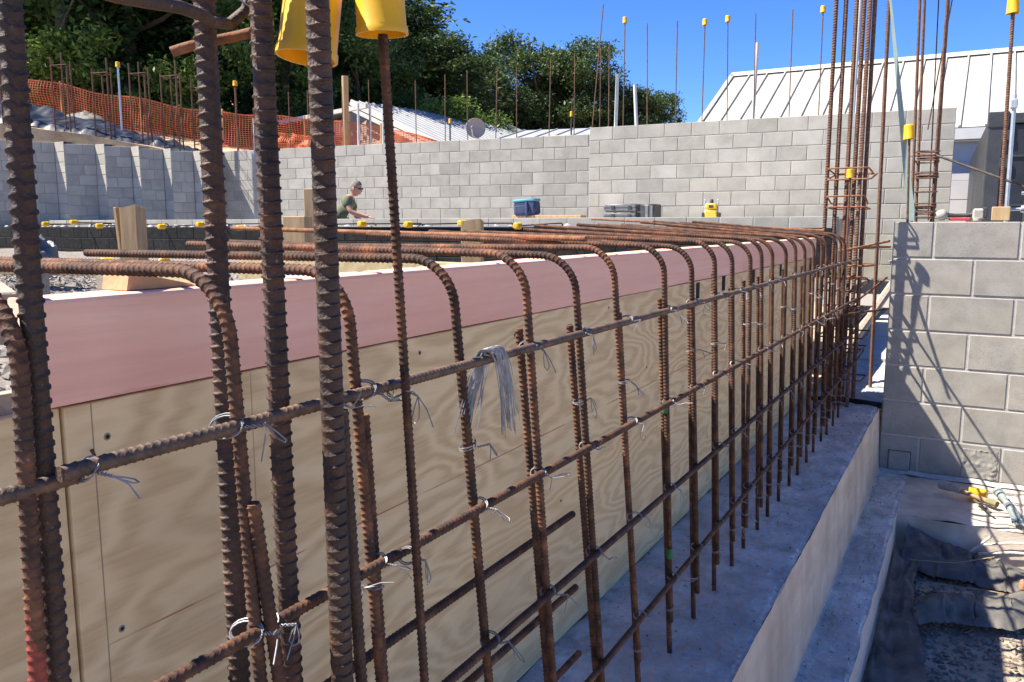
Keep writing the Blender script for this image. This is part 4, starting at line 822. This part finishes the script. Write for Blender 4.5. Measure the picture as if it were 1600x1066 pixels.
# hands: palm and five bent fingers
for sy, wx in ((-1, (.61, -.19, .975)), (1, (.52, .19, .82))):
    hnd = MB().box(-.01, .085, -.04, .04, -.014, .014, .010).obj('hand', skin, ps, True); hnd.location = wx; hnd.rotation_euler = (0, R(22), R(6 * sy))
    for k_, (fy, fl) in enumerate(((-.031, .062), (-.010, .074), (.011, .070), (.031, .055))):
        MB().tube([(.075, fy, 0), (.075 + fl * .5, fy * 1.08, -.004), (.075 + fl * .85, fy * 1.1, -.020), (.075 + fl, fy * 1.1, -.036)], [.0095, .009, .0085, .006], 8).obj('finger', skin, hnd, True)
    MB().tube([(.012, -sy * .034, -.002), (.035, -sy * .062, -.010), (.062, -sy * .072, -.022)], [.012, .011, .008], 8).obj('thumb', skin, hnd, True)

# ------------------------------------------------------------------ hillside, sheet, fence, cages
def hill(x, y):
    h = max(2.50 + .17 * (-14 - x), 2.45 + .035 * (y - 10)); h += max(0, y - 18) * .10 * (1 if x < -8 else max(0, 1 - (x + 8) / 8))
    return h + .12 * nz(x, y, 2, .45) + .05 * nz(x, y, 6, 1.6)
def wall_y(x):   # the line the fill stops at, behind the walls
    return 12.3 + (x + 13.4) * .098 if x > -13.4 else 11.45 + (x + 13.4) * .545
struct(MB().grid(lambda u, v: (lambda x: (x, wall_y(x) + 55 * v ** 1.8 + .0, hill(x, wall_y(x) + 55 * v ** 1.8)))(-48 + 42 * u), 120, 90).obj('hillside', clay, None, True))
struct(MB().grid(lambda u, v: (lambda x: (x, wall_y(x) + .002, -.3 + (hill(x, wall_y(x)) + .3) * v))(-48 + 42 * u), 120, 3).obj('hillside_cut', clay, None, True))
# plastic on the bank above the saw-tooth wall
def tarp(u, v):
    p = Vector((-18.4, 8.75)).lerp(Vector((-13.7, 11.35)), u); n = Vector((-.48, .87)); q = p + n * (.12 + (1.5 - .9 * u) * v); base = hill(q.x, q.y)
    fold = .16 * abs(nz(u * 16, v * 1.6, 4)) + .06 * nz(u * 40, v * 2, 9)
    return (q.x, q.y, max(2.80 - .30 * u, base) - .03 * (v < .05) + fold * min(1, v * 5) * (1 - .3 * v) + .22 * math.sin(min(1, v * 1.6) * 1.57) * (1 - u * .85) + .35 * v * (1 - u))
tag(MB().grid(tarp, 110, 16).obj('plastic_tarp', plastic_blue, None, True, 70), 'blue-black plastic sheet covering the bank above the saw-tooth wall', 'tarp')
def lumpm(x, y, sx, sy, sz, seed): return crumple(x, y, hill(x, y), sx, sy, sz, seed)
tag(lumpm(-17.2, 11.4, .75, .4, .42, 21).obj('plastic_heap', plastic, None, True, 60), 'black plastic heap on the bank behind the blue-black sheet', 'plastic')
# orange barrier mesh
FP = [(-25.5, 10.6), (-21.7, 12.6), (-17.7, 14.75), (-14.9, 16.2), (-13.3, 16.7), (-11.5, 16.95), (-10.9, 16.9)]
FZ = [4.6, 3.88, 3.1, 2.95, 2.85, 2.75, 2.6]; FH = [1.0, .99, .92, .80, .72, .36, .06]
S = [0]
for p, q in zip(FP[:-1], FP[1:]): S.append(S[-1] + math.dist(p, q))
def fence_pt(s, t):
    x = np.interp(s, S, [p[0] for p in FP]); y = np.interp(s, S, [p[1] for p in FP]); z = np.interp(s, S, FZ); h = np.interp(s, S, FH)
    wob = .10 * nz(s * .9, t * 1.5, 3) + .05 * nz(s * 2.5, t * 2, 8)
    return Vector((x + .2 * wob, y - wob, z - .04 + h * t + .05 * nz(s * .7, 4) * t - .05 * math.sin(s * 1.7) ** 2 * t))
fe = thing('barrier_fence', 'orange plastic mesh fence running along the top of the bank', 'fence', (0, 0, 0))
v = []; f = []; rows = 17; ns = int(S[-1] / .075)
def quad(a0, a1, b0, b1): 
    o_ = len(v); v.extend([tuple(a0), tuple(a1), tuple(b1), tuple(b0)]); f.append((o_, o_ + 1, o_ + 2, o_ + 3))
hw = .0095
for i in range(ns):
    s0, s1 = S[-1] * i / ns, S[-1] * (i + 1) / ns
    for r in range(rows):
        t = r / (rows - 1); wd_ = hw * (1.9 if r in (0, rows - 1) else 1.0); p0, p1 = fence_pt(s0, t), fence_pt(s1, t); dz = Vector((0, 0, wd_)); quad(p0 - dz, p1 - dz, p0 + dz, p1 + dz)
    for r in range(rows - 1):
        p0, p1 = fence_pt(s0, r / (rows - 1)), fence_pt(s0, (r + 1) / (rows - 1)); dx = (fence_pt(s0 + .01, .5) - fence_pt(s0, .5)).normalized() * hw * .8; nrm = Vector((.004, -.006, 0)); quad(p0 - dx + nrm, p0 + dx + nrm, p1 - dx + nrm, p1 + dx + nrm)
nm_ = MB().add(v, f).obj('netting', orange, fe); nm_['kind'] = 'stuff'
for i, s0 in enumerate(np.arange(1.2, S[-1] - 1, 2.1)):
    p = fence_pt(s0, 0); MB().box(p.x - .02, p.x + .02, p.y + .03, p.y + .06, p.z - .3, p.z + np.interp(s0, S, FH) + .06).obj('post', timber, fe)
# second run of netting bunched in front of the house
fe2 = thing('barrier_fence', 'bunched orange mesh in front of the house gable', 'fence')
def f2(s, t): return Vector((-15.6 + 1.9 * s, 15.0 + .25 * s + .12 * nz(s * 7, t * 3), 2.72 + (.62 - .25 * s) * t * (1 - .25 * (1 - min(1, s * 4))) + .05 * nz(s * 9, t * 5, 2)))
v = []; f = []
for i in range(40):
    for r in range(11):
        p0, p1 = f2(i / 40, r / 10), f2((i + 1) / 40, r / 10); dz = Vector((0, 0, .009)); quad(p0 - dz, p1 - dz, p0 + dz, p1 + dz)
        if r < 10: q0 = f2(i / 40, (r + 1) / 10); dx = Vector((.008, 0, 0)); n_ = Vector((0, -.006, 0)); quad(p0 - dx + n_, p0 + dx + n_, q0 - dx + n_, q0 + dx + n_)
n2 = MB().add(v, f).obj('netting', orange, fe2); n2['kind'] = 'stuff'
# four-bar cages standing in the saw-tooth wall
ci = 0
for i, (cx, cy, ht) in enumerate([(-17.25, 9.65, 1.75), (-16.05, 10.28, 1.72), (-15.35, 10.67, 1.62), (-14.7, 11.03, 1.66), (-14.15, 11.33, 1.66), (-13.62, 11.62, 1.45)]):
    z0 = 2.62 - .05 * i; cg = thing('rebar_cage', f'tall four-bar rusty cage rising from the saw-tooth wall, {ORD[i]} from the left', 'rebar cage', (cx, cy, z0 - .3), (0, 0, R(24)), 'cages on the saw-tooth wall')
    for j, (ax, ay) in enumerate(((-.16, -.09), (.16, -.09), (-.05, .09), (.14, .09))):
        dh = .16 * math.sin(i * 3 + j * 2.2); MB().tube([(ax, ay, 0), (ax + .01 * math.sin(i + j), ay, ht + .3 + dh)], .014 if j != 1 else .016, 7).obj('upright', red_paint if (i == 1 and j == 0) else rust_light, cg, True)
    for z in (.36, .44, .56, .80 if i % 2 else .7, ht + .16):
        MB().tube([(-.17, -.10, z), (.17, -.10, z + .015), (.15, .10, z + .01), (-.06, .10, z - .01), (-.17, -.10, z)], .007, 6).obj('stirrup', rust_light, cg, True)
for i, (x, y, z1) in enumerate(((-15.72, 11.3, 4.3), (-13.75, 12.6, 3.95))):
    tag(bar_between('capped_rebar', (x, y, 2.3), (x, y, z1), .02, galv if i == 0 else rust_light, plain=True), ('left' if i == 0 else 'right') + ' yellow capped stake among the cages on the bank', 'stake')
    o = link('safety_cap', CAP_FAR, None, (x, y, z1 - .03)); o.scale = (1.3, 1.3, 1.2); tag(o, 'yellow cap of the ' + ('left' if i == 0 else 'right') + ' stake among the bank cages', 'rebar cap')
# round water tanks among the trees
for i, (x, y, z) in enumerate(((-19.8, 20.5, 4.05), (-16.5, 20.8, 3.55))):
    o = MB().lathe([(0, 1.0), (.45, .97), (.5, .9), (.5, .6), (.52, .58), (.5, .56), (.5, .3), (.52, .28), (.5, .26), (.5, 0)], 18).obj('water_tank', mat('tank_green', [(.045, .045, .03), (.07, .065, .045)], 6, .7), None, True); o.location = (x, y, z)
    tag(o, ('left' if i == 0 else 'right') + ' dark round tank standing before the trees', 'tank')

# ------------------------------------------------------------------ house with zinc roof, dish
hs_ = thing('house', 'low grey house with pale zinc roof and white barge board behind the rear wall', 'house')
A = Vector((-15.55, 18.47, 4.50)); Bp = Vector((-12.12, 17.86, 3.12)); Cp = Vector((-15.25, 24.43, 4.48)); run = Vector((2.9, 5.4, -.02)); 
def slab(p, a_, b_, th, name, m, parent):
    n = a_.cross(b_).normalized(); n = n if n.z > 0 else -n; q = [p, p + a_, p + a_ + b_, p + b_]; v = [x - n * th for x in q] + q
    return MB().add(v, [(3, 2, 1, 0), (4, 5, 6, 7), (0, 1, 5, 4), (1, 2, 6, 5), (2, 3, 7, 6), (3, 0, 4, 7)]).obj(name, m, parent)
slope = Bp - A; run = Vector((1.2, 6.7, -.0))
n0 = slope.cross(run).normalized(); n0 = n0 if n0.z > 0 else -n0
nsht = 9; w_ = run / nsht
for i in range(nsht):
    slab(A + w_ * i + n0 * .002, slope * 1.3, w_ * .992, .02, 'roof_sheet', roof_blue, hs_)
    for k_ in (0, .33, .66): MB().tube([A + w_ * (i + k_) + n0 * .012, A + w_ * (i + k_) + slope * 1.3 + n0 * .012], .018, 6).obj('roof_rib', roof_blue, hs_, True)
slab(A - run.normalized() * .06 + n0 * .03, slope * 1.3, run.normalized() * .055, .16, 'barge_board', trim_white, hs_)
slab(A - run.normalized() * .10 + n0 * -.16, slope * 1.3, run.normalized() * .04, .10, 'barge_board', trim_white, hs_)
# left slope and gable wall
sl2 = Vector((-3.4, .6, -1.3)); slab(A + n0 * .002, sl2, run, .02, 'roof_sheet', roof_blue, hs_)
g = run.normalized() * .25
MB().add([A + g + Vector((0, 0, -.12)), A + g + slope * 1.2 + Vector((0, 0, -.12)), A + g + slope * 1.2 + Vector((0, 0, -2)), A + g + sl2 * .9 + Vector((0, 0, -3)), A + g + sl2 * .9 + Vector((0, 0, -.12))], [(0, 4, 3, 2, 1)]).obj('gable_wall', shade_grey, hs_)
bm_ = bar_between('beam', A + Vector((-2.4, -.9, -.62)), A + Vector((1.5, -1.2, -.40)), .075, trim_white, plain=True, seg=4); bm_.parent = hs_
for k_, (dx, dz) in enumerate(((-.35, -.3), (.7, -.7))): bb = MB().box(dx - .06, dx + .06, -1.1, -.98, -2.4, -.5).obj('post', timber_grey, hs_); bb.location = A
# lower roof to the right
p0 = Vector((-11.0, 18.3, 3.12)); r2 = Vector((7.6, 1.6, .0)); s2 = Vector((-.55, 3.0, .62)); n2_ = r2.cross(s2).normalized()
hz2 = thing('house_annex', 'low zinc roof lying right of the satellite dish behind the rear wall', 'house')
for i in range(16):
    w2 = r2 / 16; slab(p0 + w2 * i, w2 * .99, s2, .02, 'roof_sheet', roof_blue, hz2)
    MB().tube([p0 + w2 * i + n2_ * .012, p0 + w2 * i + s2 + n2_ * .012], .02, 6).obj('roof_rib', roof_blue, hz2, True)
slab(p0 + Vector((0, .05, -1.6)), r2, Vector((0, 0, 1.57)), .1, 'wall', shade_grey, hz2)
tag(bar_between('timber_pole', (-14.05, 16.4, 2.4), (-14.02, 16.4, 4.72), .085, timber, plain=True, seg=10), 'pale timber pole standing before the house gable', 'pole')
ds = thing('satellite_dish', 'grey satellite dish on a pole above the rear wall', 'satellite dish', (-10.57, 17.0, 2.5))
MB().tube([(0, .10, -.2), (0, .12, .72)], .03, 8).obj('mast', galv, ds, True)
M = Matrix.Translation((0, .02, .82)) @ Vector((.62, -.72, .10)).to_track_quat('Z', 'Y').to_matrix().to_4x4()
MB().lathe([(0, -.055), (.10, -.048), (.18, -.03), (.235, -.004), (.24, .0), (.235, .006), (.18, -.018), (.10, -.037), (0, -.044)], 28, M).obj('reflector', dish_m, ds, True, 60)
MB().tube([(0, .02, .60), (.06, -.22, .62), (.08, -.28, .78)], .012, 6).obj('feed_arm', galv, ds, True); MB().tube([(.08, -.28, .78), (.075, -.24, .83)], .03, 8).obj('feed_horn', case_grey, ds, True)

# ------------------------------------------------------------------ white roofed building
wb = thing('white_roofed_building', 'grey building with a broad white ribbed metal roof', 'building')
x0, x1 = -4.72, 4.0; ye, ze = 15.0, 2.555; sl = R(28.5); Lr = 3.42; ax = Vector((1, 0, 0)); ay = Vector((0, math.cos(sl), math.sin(sl))); an = Vector((0, -math.sin(sl), math.cos(sl)))
wS = .365; ns = int((x1 - x0) / wS)
for i in range(ns):
    p = Vector((x0 + i * wS, ye, ze)); slab(p, ax * (wS - .004), ay * Lr, .02, 'roof_sheet', white_roof, wb)
    q = p + an * .001; mb = MB(); v = [q - ax * .022, q + ax * .022, q + ax * .012 + an * .032, q - ax * .012 + an * .032]; v += [t + ay * Lr for t in v]
    mb.add(v, [(0, 1, 2, 3), (7, 6, 5, 4), (1, 5, 6, 2), (3, 2, 6, 7), (0, 3, 7, 4)]).obj('standing_seam', white_roof, wb)
rp_ = Vector((x0 - .05, ye, ze)) + ay * Lr; slab(rp_ - ay * .16 + an * .038, ax * (ns * wS + .1), ay * .22, .006, 'ridge_cap', trim_white, wb)
slab(Vector((x0 - .06, ye, ze)) + an * .038, ax * .09, ay * Lr, .05, 'verge_flashing', white_roof, wb)
back = Vector((0, math.cos(sl), -math.sin(sl))); slab(rp_, ax * (ns * wS), back * Lr, .02, 'rear_roof', white_roof, wb)
slab(Vector((x0, ye - .02, ze - .19)), ax * (ns * wS), Vector((0, 0, .17)), .02, 'fascia', trim_white, wb)
for k_ in range(9): MB().box(x0 + .15, x1 + .1, ye + .15 + .004 * (k_ % 2), ye + .30, ze - .22 - .3 * (k_ + 1) + .004, ze - .22 - .3 * k_).obj('weatherboard', wall_grey, wb)
MB().add([(x0 + .12, ye + .1, ze - .1), (x0 + .12, ye + 2 * Lr * math.cos(sl), ze - .1), (x0 + .12, ye + Lr * math.cos(sl), ze + Lr * math.sin(sl) - .08)], [(0, 1, 2)]).obj('gable_wall', wall_grey, wb)
slab(Vector((x0 + .1, ye + .05, ze - .205)), ax * (ns * wS - .2), Vector((0, .13, 0)), .015, 'soffit', trim_white, wb)

# shipping container
ct = thing('shipping_container', 'dark grey shipping container standing at the right edge', 'container', (.03, 9.0, -.3), (0, 0, R(2)))
MB().box(.02, 2.42, .06, 5.9, .05, 2.33).obj('box', cont_m, ct)
MB().box(0, .13, -.02, .12, 0, 2.36, .01).obj('corner_post', cont_post, ct); MB().box(2.31, 2.44, -.02, .12, 0, 2.36, .01).obj('corner_post', cont_post, ct)
MB().box(-.004, .17, -.03, .14, 2.22, 2.362, .008).obj('corner_casting', cont_post, ct); MB().box(-.004, .17, -.03, .14, -.002, .12, .008).obj('corner_casting', cont_post, ct)
MB().box(.131, 2.309, -.012, .07, 2.255, 2.345, .006).obj('top_rail', cont_post, ct)
for k_ in range(2):
    dr = MB().box(.145 + 1.08 * k_, 1.205 + 1.08 * k_, .01, .055, .12, 2.245, .006).obj('door', cont_m, ct)
    for zz in (.55, 1.05, 1.5, 1.95): MB().box(.155 + 1.08 * k_, 1.195 + 1.08 * k_, -.004, .009, zz, zz + .02).obj('door_rib', cont_post, dr)
    for q in range(2): MB().tube([(.35 + .45 * q + 1.08 * k_, -.02, .14), (.35 + .45 * q + 1.08 * k_, -.02, 2.24)], .016, 8).obj('lock_rod', cont_post, dr, True)
for zz in (.35, .85, 1.35, 1.85, 2.1): MB().box(.115, .185, -.028, .0, zz, zz + .09, .006).obj('hinge', cont_post, ct)
MB().box(.35, 2.2, .1, .6, 2.335, 2.37, .01).obj('roof_timber', timber_h, ct)

# ------------------------------------------------------------------ trees
def leaf_cloud(name, blobs, n, size, m, seed, shell=.55, squash=.8):
    r = np.random.default_rng(seed); B = np.array(blobs, float); vol = B[:, 3] ** 2.2; idx = r.choice(len(B), n, p=vol / vol.sum())
    d = r.standard_normal((n, 3)); d /= np.linalg.norm(d, axis=1)[:, None]; rad = (shell + (1 - shell) * r.random(n) ** .6)
    # clumps: pull leaves towards sub-clump centres
    c = B[idx, :3] + d * (B[idx, 3] * rad)[:, None] * np.array([1, 1, squash])
    k = max(20, n // 70); cl = c[r.choice(n, k)]; 
    who = r.integers(0, k, n); c = cl[who] + r.standard_normal((n, 3)) * size * np.array([2.6, 2.6, 1.5])
    nrm = r.standard_normal((n, 3)) * .8 + np.array([0, 0, .8]); nrm /= np.linalg.norm(nrm, axis=1)[:, None]
    a = np.cross(nrm, r.standard_normal((n, 3))); a /= np.linalg.norm(a, axis=1)[:, None]; b_ = np.cross(nrm, a); s = size * (.5 + .8 * r.random(n))[:, None]
    V = np.stack([c - a * s, c - b_ * s * .45 + nrm * s * .12, c + a * s, c + b_ * s * .45 + nrm * s * .12], 1).reshape(-1, 3)
    me = bpy.data.meshes.new(name); me.vertices.add(4 * n); me.vertices.foreach_set('co', V.ravel()); me.loops.add(4 * n); me.loops.foreach_set('vertex_index', np.arange(4 * n))
    me.polygons.add(n); me.polygons.foreach_set('loop_start', np.arange(n) * 4); me.polygons.foreach_set('loop_total', np.full(n, 4)); me.update(); me.validate(); me.materials.append(m)
    return me
def trunk_mesh(h, r, seed, limbs=6):
    q = random.Random(seed); mb = MB(); top = Vector((q.uniform(-.1, .1) * h, q.uniform(-.1, .1) * h, h))
    mid = Vector((q.uniform(-.06, .06) * h, q.uniform(-.06, .06) * h, h * .45)); mb.tube([(0, 0, -.5), (0, 0, 0), mid, top], [r * 1.4, r, r * .7, r * .15], 9)
    for i in range(limbs):
        t = q.uniform(.3, .8); s = Vector((0, 0, 0)).lerp(mid, t / .45) if t < .45 else mid.lerp(top, (t - .45) / .55); a = q.random() * 6.28; l = h * q.uniform(.2, .38)
        e = s + Vector((math.cos(a) * l, math.sin(a) * l, l * q.uniform(.35, .9))); mb.tube([s, s.lerp(e, .5) + Vector((0, 0, -.06 * l)), e], [r * .4, r * .28, r * .06], 7)
    return mb.mesh('trunk', bark, True)
def blobs_round(h, rad, seed, n=26, lo=.22):
    q = random.Random(seed); o = []
    for i in range(n):
        a = q.random() * 6.28; z = q.uniform(lo, .95); env = math.sin(math.pi * min(.97, max(.06, (z - lo + .14) / (1.1 - lo)))) ** .7; rr_ = rad * env * math.sqrt(q.random()) * .95
        o.append((math.cos(a) * rr_, math.sin(a) * rr_, z * h, rad * q.uniform(.24, .42)))
    return o
TREES = {}
for k_, (h, rad, m, n, size, seed, lo) in {'broad': (9, 3.6, leafA, 30000, .105, 11, .10), 'dark': (10, 3.4, leafC, 26000, .11, 12, .08), 'conifer': (10, 3.5, leafB, 34000, .115, 13, .05), 'shrub': (3, 1.7, leafD, 7000, .085, 14, .05), 'mid': (9, 3.4, leafB, 26000, .13, 17, .08)}.items():
    TREES[k_] = (trunk_mesh(h * .85, .22 * h / 9, seed), leaf_cloud('crown', blobs_round(h, rad, seed, 40 if k_ != 'shrub' else 14, lo), n, size, m, seed), h)
def px(x, D):  # a point on the ground at image column x and forward distance D, as measured from the photograph
    r_ = (x - 800) / 1277.5 * D; ya = R(29.36); return (-math.sin(ya) * D + math.cos(ya) * r_, math.cos(ya) * D + math.sin(ya) * r_)
spec = [  # kind, column, distance, height, width factor, base z, label
    ('broad', -60, 26, 12, 1.2, 4.6, 'leafy tree at the left edge above the orange fence'), ('broad', 95, 27, 10.5, 1.1, 4.2, 'leafy tree with bright leaves left of the thick rebars'),
    ('dark', 40, 33, 14, 1.2, 5.0, 'dark tree rising behind the leftmost trees'), ('broad', 215, 28, 10.2, 1.15, 3.9, 'glossy dark leafy tree above the middle of the orange fence'),
    ('dark', 190, 36, 13.0, 1.2, 4.9, 'dark tree behind the glossy leafy tree'), ('dark', 330, 30, 13, 1.1, 3.6, 'dark tree behind the leftmost thick rebar'), ('mid', 300, 34, 10.5, 1.0, 4.2, 'tall olive tree between the thick rebars'),
    ('dark', 455, 31, 9.5, 1.2, 3.3, 'very dark tree behind the rightmost thick rebar'), ('broad', 470, 26.5, 7.5, .9, 2.9, 'leafy tree just behind the house gable'), ('mid', 560, 38, 7.4, 2.0, 4.5, 'tall tree with lit top right of the hanging yellow cap'),
    ('dark', 640, 35, 6.3, 1.7, 3.6, 'dark tree behind the zinc roof'), ('mid', 690, 44, 6.4, 1.5, 4.2, 'rounded tree sloping down to the sky'), ('conifer', 745, 46, 6.6, 1.3, 3.6, 'bushy tree with frosted olive foliage above the dish'), ('dark', 765, 58, 8.4, 1.1, 4, 'distant dark tree crown just above the others'),
    ('conifer', 832, 46, 9.7, 1.05, 2.6, 'large conifer with a pointed top left of the tall bars'), ('conifer', 908, 47, 9.4, 1.0, 2.5, 'large conifer at the centre behind the upright bars'), ('dark', 868, 50, 6.5, 1.5, 2.6, 'dark mass of foliage between the two large conifers'),
    ('conifer', 968, 48, 7.9, .95, 2.4, 'conifer right of the tallest upright bars'), ('conifer', 1022, 49, 7.0, .9, 2.3, 'smaller conifer near the white roof'), ('conifer', 1065, 50, 5.2, .8, 2.2, 'smallest conifer at the right end of the trees'),
    ('shrub', 700, 27, 2.3, 1.0, 2.9, 'bright green shrub above the zinc roof'), ('shrub', 745, 27.5, 2.1, 1.0, 2.8, 'yellow green shrub behind the satellite dish'), ('shrub', 160, 23.5, 3.0, 1.0, 3.5, 'bright green bush behind the left part of the orange fence'), ('shrub', 305, 24, 2.6, .9, 3.2, 'bright bush beside the leftmost thick rebar'),
    ('broad', 560, 29, 5.6, 1.0, 3.0, 'leafy tree right of the pale timber pole')]
for i, (kd, X, D, h, wf, bz, lab) in enumerate(spec):
    tm, cm, H = TREES[kd]; x, y = px(X, D); s = h / H
    t = thing('tree' if kd != 'shrub' else 'shrub', lab, 'tree' if kd != 'shrub' else 'shrub', (x, y, bz), (0, 0, i * 2.1))
    t.scale = (s * wf, s * wf, s)
    link('trunk', tm, t); link('crown', cm, t)
# bent bare trunk in the left trees
x, y = px(110, 25); tag(MB().tube([(x - .6, y, 3.9), (x - .3, y, 5.0), (x + .35, y, 5.9), (x + .5, y, 7.0), (x + .15, y, 8.4), (x - .2, y, 9.5)], [.2, .18, .17, .15, .12, .05], 9).obj('dead_tree', bark, None, True), 'bent bare trunk among the left trees', 'tree trunk')
x, y = px(118, 24.4); tag(MB().tube([(x - .6, y, 6.0), (x, y, 6.3), (x + .5, y, 6.9), (x + 1.0, y, 7.4)], [.06, .05, .04, .02], 7).obj('bare_branch', bark, None, True), 'bare pale branch in front of the left trees', 'branch')
